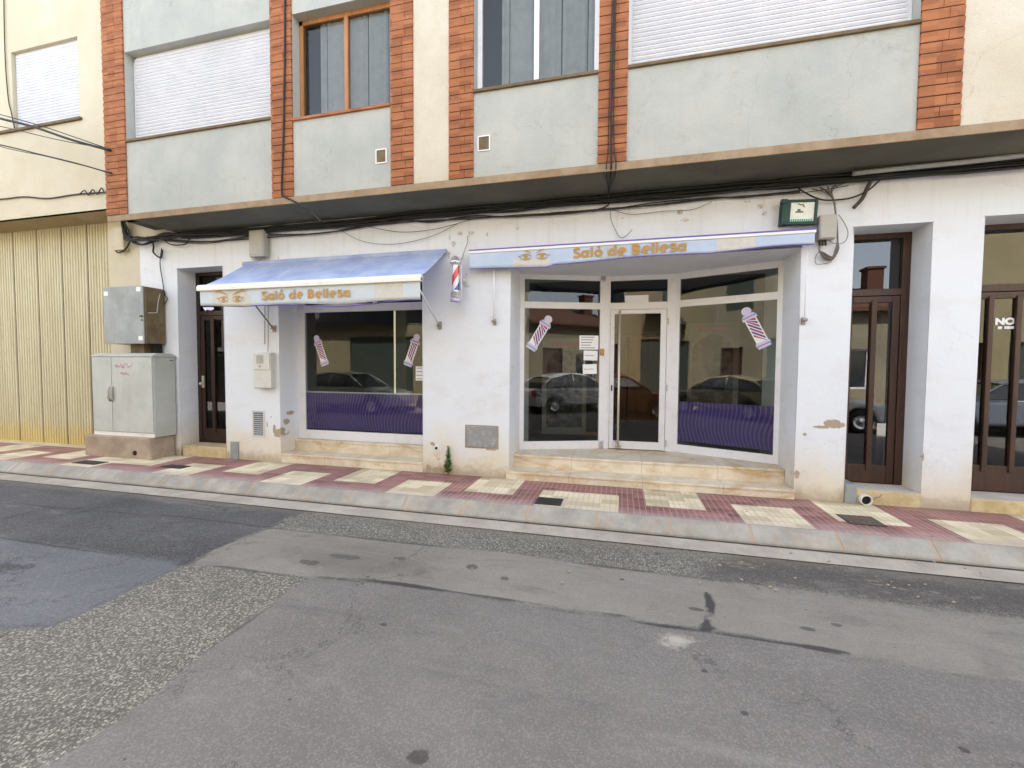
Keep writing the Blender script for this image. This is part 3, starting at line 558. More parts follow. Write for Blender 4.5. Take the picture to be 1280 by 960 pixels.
m = MB(); m.prism([(-8.12, 3.70), (-7.25, 3.70), (-7.25, 4.25), (-8.12, 4.25)], -.004, .3); m.build('corner_wall', X['yellow'], bld)
# the overhanging upper floor
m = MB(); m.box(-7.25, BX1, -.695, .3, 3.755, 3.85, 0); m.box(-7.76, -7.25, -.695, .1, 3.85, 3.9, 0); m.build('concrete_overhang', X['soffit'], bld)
m = MB(); m.box(-7.76, BX1, -.712, -.697, 3.757, 3.848); m.build('overhang_edge', X['fascia'], bld, .004)
UY = -.70
cols = [(-7.76, -7.34), (-4.69, -4.35), (-2.88, -2.57), (-2.09, -1.775), (-.293, .023), (2.72, 3.06), (5.2, 5.52), (8.0, 8.3)]
def brick_col(x0, x1, zt, deep=0, z0=3.85):
    m = MB(); z = z0; k = 0; m.box(x0 + .01, x1 - .01, UY - .008, UY + .05 + deep, z0, zt, 1)
    while z < zt:
        h = .1005; mid = (x0 + x1) / 2 + (.0 if k % 2 else .05)
        segs = [(x0, x1)] if (k * 7 + int(x0 * 10)) % 3 == 0 else [(x0, mid - .002), (mid + .002, x1)]
        for a, b in segs:
            o = random.uniform(-.002, .002); y0 = UY - .024 + o
            m.prism([(y0 + .006, z + .003), (y0 - .004, z + h - .014), (UY + .04 + deep, z + h - .014), (UY + .04 + deep, z + .003)], a, b, 0, axis='x')
        z += h; k += 1
    m.build('brick_column', [X['brick'], X['mortar']], bld)
ZT = 7.55
for i, (a, b) in enumerate(cols): brick_col(a, b, ZT if i < 8 else ZT, .25 if i == 0 else 0)
bays = [(-7.34, -4.69), (-4.35, -2.88), (-1.775, -.293), (.023, 2.72), (5.52, 8.0)]
SZ = 4.875
for bi, (a, b) in enumerate(bays):
    wz = [(SZ + (.07 if bi == 0 else 0), 6.25)]; wo = [(a + .001, b - .001, c, d, .2) for c, d in wz]
    wall_grid(a, b, 3.85, ZT, wo, UY).build('rendered_panel', X['upper'], bld)
    for c, d in wz:
        m = MB(); m.box(a + .002, b - .002, UY - .03, UY + .2, c - .03, c + .004); sill = m.build('window_sill', X['rust'] if bi != 1 else X['brick'], bld, .004)
        w = MB(); fy = UY + .13
        w.box(a + .002, a + .06, fy, fy + .06, c, d); w.box(b - .06, b - .002, fy, fy + .06, c, d); w.box(a, b, fy, fy + .06, d - .06, d); w.box(a, b, fy, fy + .06, c + .004, c + .05)
        if bi: w.box((a + b) / 2 - .03, (a + b) / 2 + .03, fy - .004, fy + .05, c, d)
        wf = w.build('window_frame', X['woodl'] if bi == 1 else X['pvc'], bld, .003)
        if bi in (0, 3):
            s = MB(); z = c + .03
            while z < d - .06: s.prism([(fy - .015, z), (fy - .028, z + .022), (fy - .015, z + .044), (fy, z + .044), (fy, z)], a + .05, b - .05, 0, axis='x'); z += .05
            s.build('roller_shutter', X['shutter'], wf)
        else:
            g = MB(); g.box(a + .05, b - .05, fy + .02, fy + .026, c + .04, d - .05); g.build('pane', X['glass'], wf)
            cu = MB(); n = 60; x0, x1 = a + .3, b - .05
            vs = [(x0 + (x1 - x0) * i / n, fy + .055 + .018 * math.sin(i * 1.3 + 1.5 * math.sin(i * .21)) * (.5 + .5 * math.sin(i * .37)) + .008 * math.sin(i * 3.1), zz) for zz in (c, d) for i in range(n + 1)]
            cu.add(vs, [(i, i + 1, n + 2 + i, n + 1 + i) for i in range(n)], 0, True); cu.build('curtain', X['curtain'], wf)
for a, b in ((-2.57, -2.09), (3.06, 5.2), (8.3, 9.0)):
    m = MB(); m.box(a + .002, b - .002, UY - .006, UY + .1, 3.85, ZT); m.build('cream_panel', X['creamr'], bld)
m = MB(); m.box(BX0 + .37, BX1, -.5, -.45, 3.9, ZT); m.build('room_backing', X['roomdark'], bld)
m = MB(); m.box(-7.78, BX1 + .02, -.85, 9, ZT, ZT + .25); m.build('roof', X['fascia'], bld)
m = MB(); m.box(-7.8, -7.75, -.45, 9, 3.9, ZT); m.box(-8.13, BX1, 8.8, 9, 0, ZT); m.box(BX1 - .1, BX1, 0, 9, -.1, ZT); m.box(-7.76, BX1, -.2, .2, 3.9, 4.0); m.build('side_wall', X['upper'], bld)
# steps
def slab(mb, x0, x1, y0, y1, z0, z1, nose=.012, t=.03): mb.box(x0, x1, y0 + nose, y1, z0, z1 - t); mb.box(x0 + .001, x1 - .001, y0, y1, z1 - t, z1)
m = MB(); slab(m, S1[0] + .003, S1[1] - .003, -.012, .33, -.02, .145); slab(m, S1[0] + .004, S1[1] - .004, .3, .46, .12, .325); m.build('shop_window_step', X['marble'], bld, .004)
m = MB(); slab(m, EN[0] - .03, EN[1] + .0, -.05, .32, -.02, .112); slab(m, EN[0] + .003, EN[1] - .003, .28, 1.3, .1, .283); m.build('entrance_steps', X['marble'], bld, .004)
m = MB(); m.box(D1[0] + .05, D1[1] - .002, -.012, .34, -.02, .175); m.build('door_step', X['stonestep'], bld, .012)
m = MB(); m.box(D2[0] + .12, D2[1] + .0, -.012, .36, -.02, .155); m.build('door_step', X['stonestep'], bld, .01)
m = MB(); m.box(D3[0] + .002, D3[1] - .002, -.012, .36, -.02, .14); m.build('door_step', X['stonestep'], bld, .01)
m = MB(); m.box(D2[0] + .123, D2[1] - .003, -.008, .352, .155, .162); m.box(D3[0] + .005, D3[1] - .005, -.008, .352, .14, .147); m.build('step_top', X['risertop'], bld)

# shop window 1
def frame_xz(mb, x0, x1, z0, z1, y, w, t=.05, M=None, top=None, bot=None):
    tp, bt = top or w, bot or w
    mb.box(x0, x0 + w, y, y + t, z0, z1, M=M); mb.box(x1 - w, x1, y, y + t, z0, z1, M=M); mb.box(x0 + w, x1 - w, y + .001, y + t - .001, z1 - tp, z1, M=M); mb.box(x0 + w, x1 - w, y + .001, y + t - .001, z0, z0 + bt, M=M)
m = MB(); y1 = .40; frame_xz(m, S1[0] + .0, S1[1], .327, 2.93, y1, .14, .06, bot=.15, top=.07); m.box(S1[0] + .14, S1[1] - .14, y1 + .001, y1 + .055, 2.43, 2.55); m.box(-3.85, -3.78, y1 + .002, y1 + .05, 2.55, 2.86)
sw = m.build('shop_window', X['pvc'], bld, .004)
m = MB(); m.box(S1[0] + .12, S1[1] - .12, y1 + .02, y1 + .026, .46, 2.44); m.box(S1[0] + .12, S1[1] - .12, y1 + .02, y1 + .026, 2.54, 2.87); m.build('pane', X['glass'], sw)
m = MB(); m.box(S1[0] + .13, S1[1] - .13, y1 + .028, y1 + .031, .50, 1.10); m.box(S1[0] + .13, S1[1] - .13, y1 + .0275, y1 + .0315, 1.102, 1.125, 1); m.build('purple_film', [X['film'], X['white']], sw)
# entrance bay: three panels
PA, PB, PC, PE = Vector((-1.49, .63, 0)), Vector((-.2, 1.1, 0)), Vector((.77, 1.12, 0)), Vector((2.03, .55, 0))
def panelM(a, b): d = b - a; return Matrix.Translation(a) @ Matrix.Rotation(math.atan2(d.y, d.x), 4, 'Z'), d.length
ML, LL = panelM(PA, PB); MD, LD = panelM(PB, PC); MR, LR = panelM(PC, PE)
zb, zt = .285, 2.955
m = MB(); frame_xz(m, 0, LL + .02, zb, zt, 0, .068, .06, ML, top=.075, bot=.125); m.box(LL - .13, LL - .04, .001, .05, zb, zt, M=ML); m.box(.068, LL - .1, .002, .058, 2.445, 2.545, M=ML)
p1 = m.build('side_window', X['pvc'], bld, .004)
m = MB(); m.box(.06, LL - .12, .02, .026, .40, 2.46, M=ML); m.box(.06, LL - .12, .02, .026, 2.54, 2.89, M=ML); m.build('pane', X['glass'], p1)
m = MB(); frame_xz(m, 0, LR, zb, zt, 0, .07, .06, MR, top=.09, bot=.12); m.box(.07, LR - .06, .002, .058, 2.455, 2.555, M=MR); p2 = m.build('side_window', X['pvc'], bld, .004)
m = MB(); m.box(.06, LR - .06, .02, .026, .39, 2.47, M=MR); m.box(.06, LR - .06, .02, .026, 2.55, 2.9, M=MR); m.build('pane', X['glass'], p2)
m = MB(); m.box(.065, LR - .065, .028, .031, .46, 1.05, M=MR); m.build('purple_film', X['film'], p2)
m = MB(); m.box(0, .03, -.004, .056, zb, zt, M=MD); m.box(LD - .11, LD + .03, -.004, .056, zb, zt, M=MD); m.box(.03, LD - .1, -.003, .055, 2.44, 2.545, M=MD); m.box(.03, LD - .1, -.003, .055, 2.88, zt, M=MD); dfr = m.build('door_frame', X['pvc'], bld, .004)
m = MB(); m.box(.06, LD - .1, .02, .026, 2.54, 2.89, M=MD); m.build('pane', X['glass'], dfr)
m = MB(); frame_xz(m, .034, LD - .115, zb + .01, 2.435, -.012, .062, .05, MD, bot=.12); m.box(LD - .2, LD - .17, -.0115, .037, zb + .1, 2.38, M=MD); dr = m.build('entrance_door', X['pvc'], bld, .004)
m = MB(); m.box(.085, LD - .17, .008, .014, .41, 2.38, M=MD); m.build('pane', X['glass'], dr)
m = MB(); hx = .17
m.tube([MD @ Vector((hx, -.085, z)) for z in (.33, 1.0, 2.42)], .017, 10); 
for z in (.40, 1.33, 2.36): m.tube([MD @ Vector((hx, -.085, z)), MD @ Vector((hx - .04, -.01, z))], .009, 8)
m.box(hx - .05, hx + .05, -.05, -.012, .315, .345, M=MD); m.build('pull_handle', X['steel'], dr)
m = MB(); m.box(.055, .075, -.02, -.011, 1.19, 1.28, M=MD); m.build('lock', X['dark'], dr)
for z in (.36, 1.2, 2.2): m = MB(); m.box(LD - .1, LD - .085, -.016, -.004, z, z + .1, M=MD); m.build('hinge', X['greybox'], dr)
m = MB(); m.prism([(PA.x - .1, PA.y - .63), (EN[1] + .02, 0), (EN[1] + .02, 1.4), (PA.x - .1, 1.4)], 2.957, 3.0, axis='z'); m.build('porch_ceiling', X['wall'], bld)

# brown doors
def brown_door(x0, x1, y, z0, z1, zr, bars, wm, wd, label=None, side='right', bot=.2, fw=.09, gm='doorglass'):
    m = MB(); frame_xz(m, x0 + .001, x1 - .001, z0, z1, y, fw, .07, top=.06, bot=.01); m.box(x0 + fw, x1 - fw, y + .002, y + .068, zr, zr + .08)
    f = m.build('brown_door_frame', wm, bld, .006)
    m = MB(); m.box(x0 + fw, x1 - fw, y + .035, y + .041, zr + .06, z1 - .05); m.build('transom_pane', X[gm], f)
    m = MB(); frame_xz(m, x0 + fw + .004, x1 - fw - .004, z0 + .012, zr - .004, y + .012, .075, .045, bot=bot)
    for bx, bw in bars: m.box(bx, bx + bw, y - .004, y + .05, z0 + bot - .06, zr - .05)
    dd = m.build('brown_door', wd, bld, .006)
    m = MB(); m.box(x0 + fw + .05, x1 - fw - .05, y + .032, y + .038, z0 + .12, zr - .06); m.build('pane', X[gm], dd)
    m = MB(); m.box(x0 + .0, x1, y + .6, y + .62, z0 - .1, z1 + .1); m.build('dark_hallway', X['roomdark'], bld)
    return dd
d1 = brown_door(D1[0], D1[1], .33, .175, 3.175, 2.42, [(-7.0, .07)], X['woodd'], X['woodd'], fw=.07, bot=.24, gm='dimglass')
m = MB(); m.ball((-7.19, .285, 1.22), .028, 10); m.tube([(-7.19, .35, 1.22), (-7.19, .29, 1.22)], .012, 8); m.box(-7.215, -7.165, .325, .342, 1.15, 1.36); m.build('door_knob', X['steel'], d1)
d2 = brown_door(D2[0], D2[1] + .02, .34, .155, 3.165, 2.43, [(2.91, .055)], X['wood'], X['wood'], fw=.10, bot=.22)
d3 = brown_door(D3[0], D3[1], .34, .14, 3.19, 2.44, [(4.045, .05), (4.30, .05), (4.6, .05), (4.85, .05), (5.1, .05)], X['wood'], X['wood'], fw=.07, bot=.3)
d4 = brown_door(6.1, 7.6, .34, .0, 3.19, 2.44, [(6.5, .05), (6.8, .05), (7.1, .05)], X['wood'], X['wood'], fw=.07, bot=.3)

# rooms behind the glass
m = MB()
m.box(-5.9, -5.8, .5, 4.5, 0, 3.3); m.box(2.2, 2.3, .2, 5.5, 0, 3.3); m.box(-5.9, 2.3, 5.4, 5.5, 0, 3.3); m.box(-5.9, 2.3, .47, 5.5, 3.2, 3.3)
m.build('inner_wall', X['room'], bld)
m = MB(); m.box(-5.9, 2.3, .47, 5.5, .1, .27); m.build('room_floor', X['roomfloor'], bld)
m = MB(); m.box(-1.75, -1.65, .3, 4.0, .2, 3.25); m.build('partition', X['room'], bld)

# ------------------------------------------------------------------ awnings
def arc_(cx, cy, rx, ry, a0, a1, n=14): return [(cx + rx * math.cos(R(a0 + (a1 - a0) * i / n)), cy + ry * math.sin(R(a0 + (a1 - a0) * i / n))) for i in range(n + 1)]
XH = .78
GLYPH = {  # strokes in a box of cap height 1; bold rounded geometric letters
    'S': (.62, [arc_(.36, .76, .24, .16, 20, 150, 8) + [(.20, .60), (.52, .42)] + arc_(.34, .26, .26, .18, 30, -160, 10)]),
    's': (.52, [arc_(.31, .60, .20, .12, 20, 150, 8) + [(.17, .48), (.44, .34)] + arc_(.28, .21, .22, .14, 30, -160, 10)]),
    'a': (.74, [arc_(.36, .36, .25, .27, 0, 360, 18), [(.62, .74), (.62, 0)]]), 'l': (.26, [[(.13, 0), (.13, 1.0)]]),
    'o': (.74, [arc_(.36, .36, .26, .28, 0, 360, 18), [(.34, .84), (.44, 1.12)]]), 'd': (.74, [arc_(.34, .36, .25, .27, 0, 360, 18), [(.60, 0), (.60, 1.05)]]),
    'e': (.70, [[(.14, .42), (.62, .42)], arc_(.37, .37, .26, .30, 5, 296, 16)]),
    'B': (.76, [[(.15, 0), (.15, 1)], [(.15, .90), (.36, .90)] + arc_(.38, .72, .20, .18, 80, -80, 8) + [(.15, .52)], [(.15, .46), (.40, .48)] + arc_(.42, .28, .21, .20, 80, -80, 8) + [(.15, .08)]])}
def stroke_word(word, x0, z0, h, sx, wd, y, name, m, parent, tilt=0.0):
    mb = MB(); x = x0; k = 0
    for ch in word:
        adv, sts = GLYPH[ch]
        for st in sts:
            k += 1; P = [Vector((x + a * h * sx, 0, z0 + b * h)) for a, b in st]; n = len(P); L = []; Q = []; closed = (P[0] - P[-1]).length < 1e-4
            for i, p in enumerate(P):
                a = P[i - 1] if i else (P[-2] if closed else p); b = P[i + 1] if i < n - 1 else (P[1] if closed else p)
                d1 = (p - a).normalized() if (p - a).length > 1e-6 else (b - p).normalized(); d2 = (b - p).normalized() if (b - p).length > 1e-6 else d1
                d = (d1 + d2).normalized(); nn = Vector((-d.z, 0, d.x)); kk = 1 / max(.6, d.dot(d2)); L.append(p + nn * wd / 2 * kk); Q.append(p - nn * wd / 2 * kk)
            yy = y - .0004 * (k % 3); f = lambda v: (v.x, yy, v.z + (v.x - x0) * tilt)
            mb.add([f(v) for v in L] + [f(v) for v in Q], [(i, i + 1, n + i + 1, n + i) for i in range(n - 1)])
        x += adv * h * sx + .012
    mb.build(name, m, parent); return x
def stroke_text(x0, x1, z0, h, wd, y, m, parent, tilt=0.0):
    words = ['Salo', 'de', 'BelleSa'.replace('Sa', 'sa')]; un = sum(GLYPH[c][0] for w in words for c in w) * h; sx = (x1 - x0 - .012 * 13 - .13) / un; x = x0
    for w in words: x = stroke_word(w, x, z0 + (x - x0) * tilt, h, sx, wd, y, 'gold_word', m, parent, tilt) + .053
def sphere_eyes(mb, cx, cz, s, Y, side):
    def arc(pts, w):
        w *= 1.5
        n = len(pts)
        for i in range(n - 1):
            (x0, z0), (x1, z1) = pts[i], pts[i + 1]; wa = w * math.sin(math.pi * (i + .35) / n) + .001; wb = w * math.sin(math.pi * (i + 1.35) / n) + .001 if i + 1 < n - 1 else .001
            mb.add([(x0, Y, z0 - wa), (x1, Y, z1 - wb), (x1, Y, z1 + wb), (x0, Y, z0 + wa)], [(0, 1, 2, 3)])
    for sgn in (side,):
        ex = cx + sgn * .115 * s
        arc([(cx + sgn * s * (.03 + .24 * t), cz + s * (.01 + .075 * math.sin(math.pi * min(1, t * 1.05) * .62) - .01 * t)) for t in [i / 12 for i in range(13)]], .007 * s)
        arc([(ex + s * .085 * math.cos(math.pi * (1 - t)), cz - .035 * s + s * .036 * math.sin(math.pi * t)) for t in [i / 12 for i in range(13)]], .005 * s)
        arc([(ex + s * .085 * math.cos(math.pi * (1 - t)), cz - .035 * s - s * .034 * math.sin(math.pi * t)) for t in [i / 12 for i in range(13)]], .004 * s)
        r = .027 * s; mb.add([(ex + r * math.cos(a), Y, cz - .036 * s + r * math.sin(a)) for a in [k * math.pi / 6 for k in range(12)]], [tuple(range(12))])
        arc([(ex + sgn * s * (.07 + .05 * t), cz - s * (.04 - .03 * t)) for t in [i / 6 for i in range(7)]], .004 * s)
def wave_sheet(x0, x1, ztop, zbot, Y, amp, drop, n=70, th=.003):
    mb = MB(); rows = 5; vs = []
    for k in range(2):
        for j in range(rows + 1):
            for i in range(n + 1):
                x = x0 + (x1 - x0) * i / n; f = j / rows; zz = ztop + (zbot - ztop) * f + drop(x) * f
                vs.append((x, Y + k * th + amp * f * math.sin(x * 5.1 + .7) + amp * .5 * f * math.sin(x * 13), zz))
    S = (rows + 1) * (n + 1); fs = []
    for j in range(rows):
        for i in range(n):
            a = j * (n + 1) + i; fs.append((a + n + 1, a + n + 2, a + 1, a)); fs.append((S + a, S + a + 1, S + a + n + 2, S + a + n + 1))
    for i in range(n): b = rows * (n + 1) + i; fs.append((b, S + b, S + b + 1, b + 1))
    return mb.add(vs, fs, 0, True)
AX0, AX1 = -5.84, -2.42
a1 = empty('open_awning', (-4.1, 0, 3.17), 'open faded blue fabric awning with scalloped name band over the left shop window', 'awning', 'shop awnings')
m = MB(); n = 90; rows = 12; vs = []
for k in range(2):
    for j in range(rows + 1):
        for i in range(n + 1):
            f = j / rows; x = AX0 + (AX1 - AX0) * i / n; sag = -.022 * math.sin(math.pi * f) - (.006 * math.sin(x * 5.5 + 2 * f) + .004 * math.sin(x * 13 - 3 * f)) * math.sin(math.pi * f)
            vs.append((x, -.03 - .79 * f, 3.17 - .50 * f + sag - k * .004))
S = (rows + 1) * (n + 1)
for j in range(rows):
    for i in range(n):
        a = j * (n + 1) + i; m.f.append([a, a + 1, a + n + 2, a + n + 1][::-1]); m.m.append(0); m.sm.append(True); m.f.append([S + q for q in (a, a + 1, a + n + 2, a + n + 1)]); m.m.append(0); m.sm.append(True)
m.v = [Vector(q) for q in vs]; m.build('canopy', X['awn'], a1)
for x in (-4.75, -3.6): mm = MB(); mm.tube([(x, -.03 - .79 * f, 3.171 - .50 * f - .02 * math.sin(math.pi * f)) for f in [i / 8 for i in range(9)]], .0025, 5); mm.build('seam', X['whitebar'], a1)
m = MB(); m.tube([(AX0 - .03, 0 - .05, 3.165), (AX1 + .02, -.05, 3.165)], .035, 12); m.build('roller', X['awn'], a1)
m = MB(); m.tube([(AX0 - .03, -.825, 2.648), (AX1 + .02, -.825, 2.648)], .042, 12); m.box(AX0 - .03, AX1 + .02, -.868, -.80, 2.600, 2.65); m.build('front_bar', X['bar'], a1, .006)
wave_sheet(AX0, AX1, 2.605, 2.375, -.835, .006, lambda x: .012 * math.sin(x * 4) - .012 * math.sin(x * 1.3)).build('valance', X['val1'], a1)
m = MB(); m.tube([(AX0 + (AX1 - AX0) * i / 40, -.82 + .012 * math.sin(i), 2.378 + .012 * math.sin((AX0 + (AX1 - AX0) * i / 40) * 4) - .012 * math.sin((AX0 + (AX1 - AX0) * i / 40) * 1.3) - (.03 if i > 12 else .0) * math.sin(math.pi * (i - 12) / 28)) for i in range(41)], .008, 6); m.build('purple_hem', X['purple'], a1)
stroke_text(-4.78, -3.36, 2.443, .116, .027, -.8465, X['gold'], a1)
for sg in (-1, 1): m = MB(); sphere_eyes(m, -5.30, 2.505, 1.0, -.8465, sg); m.build('printed_eye', X['gold'], a1)
m = MB(); q = [(-5.80, 2.375), (-5.62, 2.372), (-5.60, 2.345), (-5.66, 2.325), (-5.72, 2.34), (-5.76, 2.322)]; m.prism([(a, b) for a, b in q], -.83, -.827); m.build('torn_hem', X['lilac'], a1)
for xa, xb in ((-5.35, -5.12), (-2.52, -2.50)):
    m = MB(); m.tube([(xa, -.03, 2.14), (xb, -.80, 2.60)], .012, 8); arm = m.build('arm', X['rodd'] if xa < -4 else X['rod'], a1)
    m = MB(); m.box(xa - .03, xa + .03, -.02, 0, 2.08, 2.19); m.tube([(xa - .03, -.035, 2.14), (xa + .03, -.035, 2.14)], .02, 8); m.build('wall_bracket', X['rodd'], arm, .004)
m = MB(); m.prism([(-.02, 3.17), (-.60, 2.79), (-.60, 2.76), (-.02, 3.05)], AX1 - .002, AX1 + .008, axis='x')
a2 = empty('rolled_up_awning', (0, 0, 3.1), 'nearly rolled up blue awning band with gold lettering above the shop entrance', 'awning', 'shop awnings')
m = MB(); m.tube([(-2.03, -.085, 3.105), (2.1, -.085, 3.105)], .04, 12); m.build('roller', X['purple'], a2)
m = MB(); m.box(-2.03, 2.11, -.165, -.13, 3.085, 3.118); m.build('front_bar', X['whitebar'], a2, .005)
m = MB(); m.box(-2.03, 2.11, -.160, -.05, 3.119, 3.138); m.build('cover_strip', X['purple'], a2, .004)
dp = lambda x: .02 * math.sin(x * 1.4) + .01 * math.sin(x * 3.3 + 1) + (.035 if x > 1.0 else 0) * min(1, (x - 1.0) * 1.5) - (.03 if x < -.9 else 0)
wave_sheet(-2.02, 2.1, 3.088, 2.915, -.150, .005, dp).build('valance', X['val2'], a2)
m = MB(); m.tube([(-2.02 + 4.12 * i / 50, -.144, 2.912 + dp(-2.02 + 4.12 * i / 50)) for i in range(51)], .008, 6); m.build('purple_hem', X['purple'], a2)
stroke_text(-.62, .78, 2.946, .124, .031, -.1605, X['gold'], a2, .012)
for sg in (-1, 1): m = MB(); sphere_eyes(m, -1.13, 3.03, .93, -.1605, sg); m.build('printed_eye', X['gold'], a2)
for xa, z0 in ((-1.70, 2.18), (2.06, 2.12)):
    m = MB(); m.tube([(xa, -.05, z0), (xa, -.07, 3.08)], .011 if xa < 0 else .006, 8); arm = m.build('arm', X['whitebar'], a2)
    m = MB(); m.box(xa - .02, xa + .02, -.03, 0, z0 - .05, z0 + .03); m.tube([(xa - .03, -.05, z0), (xa + .03, -.05, z0)], .018, 8); m.build('wall_bracket', X['rodd'], arm, .004)

# ------------------------------------------------------------------ barber pole on the wall
bp = empty('barber_pole', (-2.2, -.2, 2.46), 'red white and blue striped barber pole with chrome caps on the wall between the awnings', 'barber pole')
c = Vector((-2.2, -.2, 0))
def stripes(name, cols, pitch, w=1):
    t = NT(name); tc = t.n('ShaderNodeTexCoord').outputs['Object']; x, y, z = t.sep(tc)
    an = t.math('DIVIDE', t.math('ARCTAN2', y, x), 2 * math.pi); an = t.math('ADD', an, .52); pitch = -pitch if False else pitch; f = t.math('FRACT', t.math('ADD', t.math('MULTIPLY', z, pitch), an)); return t, f
t, f = stripes('barber_stripes', None, -2.0)
colr = t.mix(t.math('GREATER_THAN', f, .28), (.03, .05, .28), (.75, .75, .78)); colr = t.mix(t.math('MULTIPLY', t.math('GREATER_THAN', f, .52), t.math('LESS_THAN', f, .78)), colr, (.62, .04, .05)); X['stripes'] = t.finish(colr, .15, 0, (), .6, coat=.8)
o = MB().lathe([(.052, 2.58), (.052, 2.93)], c, 24).build('striped_cylinder', X['stripes'], bp)
m = MB(); m.lathe([(.001, 3.06), (.035, 3.05), (.062, 3.02), (.07, 2.985), (.085, 2.975), (.085, 2.955), (.06, 2.945), (.062, 2.93), (.052, 2.925)], c, 24); m.build('chrome_cap', X['chrome'], bp); m = MB(); m.lathe([(.052, 2.59), (.066, 2.58), (.066, 2.565), (.052, 2.555), (.055, 2.50), (.04, 2.485), (.001, 2.48)], c, 24); m.build('chrome_cap', X['chrome'], bp)
m = MB(); m.box(-2.125, -2.11, -.14, -.02, 2.73, 2.76); m.box(-2.13, -2.07, -.02, 0, 2.68, 2.86); m.tube([(-2.12, -.2, 2.48), (-2.12, -.2, 2.96)], .008, 8); m.build('wall_bracket', X['rod'], bp, .003)
m = MB(); m.lathe([(.07, 2.475), (.075, 2.47), (.075, 2.44), (.07, 2.435)], c, 4); m.box(-2.28, -2.26, -.22, -.12, 2.50, 2.56); m.build('base_guard', X['lilac'], bp)
m = MB(); p = [at(*q, -.02) for q in ((577, 325), (581, 312), (585, 302), (584, 296), (587, 294))]; m.tube(p, .004, 5); m.build('power_cord', X['rubberg'], bp)

# ------------------------------------------------------------------ meters, boxes, grilles on the wall
def boxthing(name, x0, x1, y0, z0, z1, mt, label, cat, group=None, door=None):
    e = empty(name, ((x0 + x1) / 2, 0, z0), label, cat, group); m = MB(); m.box(x0, x1, y0, -.001, z0, z1); b = m.build('housing', mt, e, .012, 3); return e
g = boxthing('meter_box', -5.665, -5.33, -.11, 1.19, 1.755, X['lightbox'], 'light grey meter box with a small display on the wall beside the left shop window', 'meter box')
m = MB(); m.box(-5.655, -5.34, -.125, -.108, 1.48, 1.745); m.build('lid', X['lightbox'], g, .01, 3); m = MB(); m.box(-5.585, -5.455, -.13, -.124, 1.58, 1.715); m.build('display', X['greybox'], g, .004)
m = MB(); m.lathe([(.001, 0), (.018, 0), (.018, .006), (.001, .006)], (-5.52, -.127, 1.535), 12, 0, Matrix.Rotation(R(90), 3, 'X')); m.build('lock', X['greybox'], g)
g = empty('air_vent', (-5.68, 0, .39), 'white slatted air vent low on the wall under the light grey meter box', 'vent')
m = MB(); frame_xz(m, -5.80, -5.565, .39, .82, -.012, .02, .012); m.build('vent_frame', X['lightbox'], g); m = MB()
m.box(-5.785, -5.58, -.003, -.001, .4, .81, 1)
for i in range(12):
    z = .41 + i * .0335; m.prism([(-.011, z), (-.009, z + .012), (-.002, z + .024), (-.002, z + .018)], -5.78, -5.585, axis='x')
m.build('slats', [X['galv'], X['dark']], g)
g = boxthing('wall_cover', -6.245, -6.085, -.02, .0, .29, X['galv'], 'plain grey metal cover standing at the pavement beside the left brown door', 'cover')
m = MB(); m.ball((-6.15, -.022, .07), .009, 8); m.build('screw', X['chrome'], g)
g = empty('meter_hatch', (-1.88, 0, .417), 'scratched grey metal hatch with a chipped surround low in the white pillar', 'hatch')
m = MB(); m.box(-2.11, -1.66, -.012, .0, .417, .71); m.build('door_panel', X['coverm'], g, .006); m = MB()
for (a, b, c1, d) in ((-2.135, -2.112, .40, .72), (-1.658, -1.64, .39, .72), (-2.13, -1.65, .712, .728), (-2.13, -1.65, .40, .415), (-1.82, -1.68, .38, .40)): m.box(a, b, -.006, .0, c1, d)
m.build('chipped_surround', X['concrete'], g, .004)
g = empty('pipe_outlet', (-2.56, 0, .2), 'white mortar lump round a small dark pipe hole beside the weed', 'pipe outlet')
m = MB(); m.ball((-2.57, .01, .33), .085, 14, 0, (.75, .35, 1.3)); m.ball((-2.55, .01, .24), .05, 10, 0, (.9, .4, 1.1)); m.build('mortar_lump', X['wall'], g); m = MB(); m.lathe([(.018, 0), (.018, .02), (.001, .02)], (-2.565, -.024, .375), 12, 0, Matrix.Rotation(R(90), 3, 'X')); m.build('pipe_hole', X['dark'], g)
g = boxthing('junction_box', -5.69, -5.41, -.13, 3.25, 3.66, X['greybox'], 'grey junction box above the left awning under the cable bundle', 'junction box', 'junction boxes fixed to the facade')
m = MB(); m.box(-5.67, -5.43, -.14, -.128, 3.28, 3.64); m.build('lid', X['greybox'], g, .008); m = MB(); m.tube([at(*q, -.03) for q in ((313, 318), (315, 324), (324, 325), (330, 322), (331, 340), (331, 430))], .008, 6); m.tube([at(*q, -.03) for q in ((337, 300), (336, 330), (335, 440))], .006, 6); m.build('conduit', X['greybox'], g)
g = boxthing('junction_box', 2.155, 2.33, -.12, 3.02, 3.29, X['greybox'], 'grey junction box beside the green floodlight with cables looping below it', 'junction box', 'junction boxes fixed to the facade')
m = MB(); m.box(2.165, 2.32, -.128, -.118, 3.03, 3.28); m.build('lid', X['greybox'], g, .008); m = MB()
for i, dx in enumerate((.02, .05, .08)): m.tube([(2.16 + dx, -.06, 3.02), (2.165 + dx, -.06, 2.96)], .012, 8)
m.build('glands', X['rubber'], g)
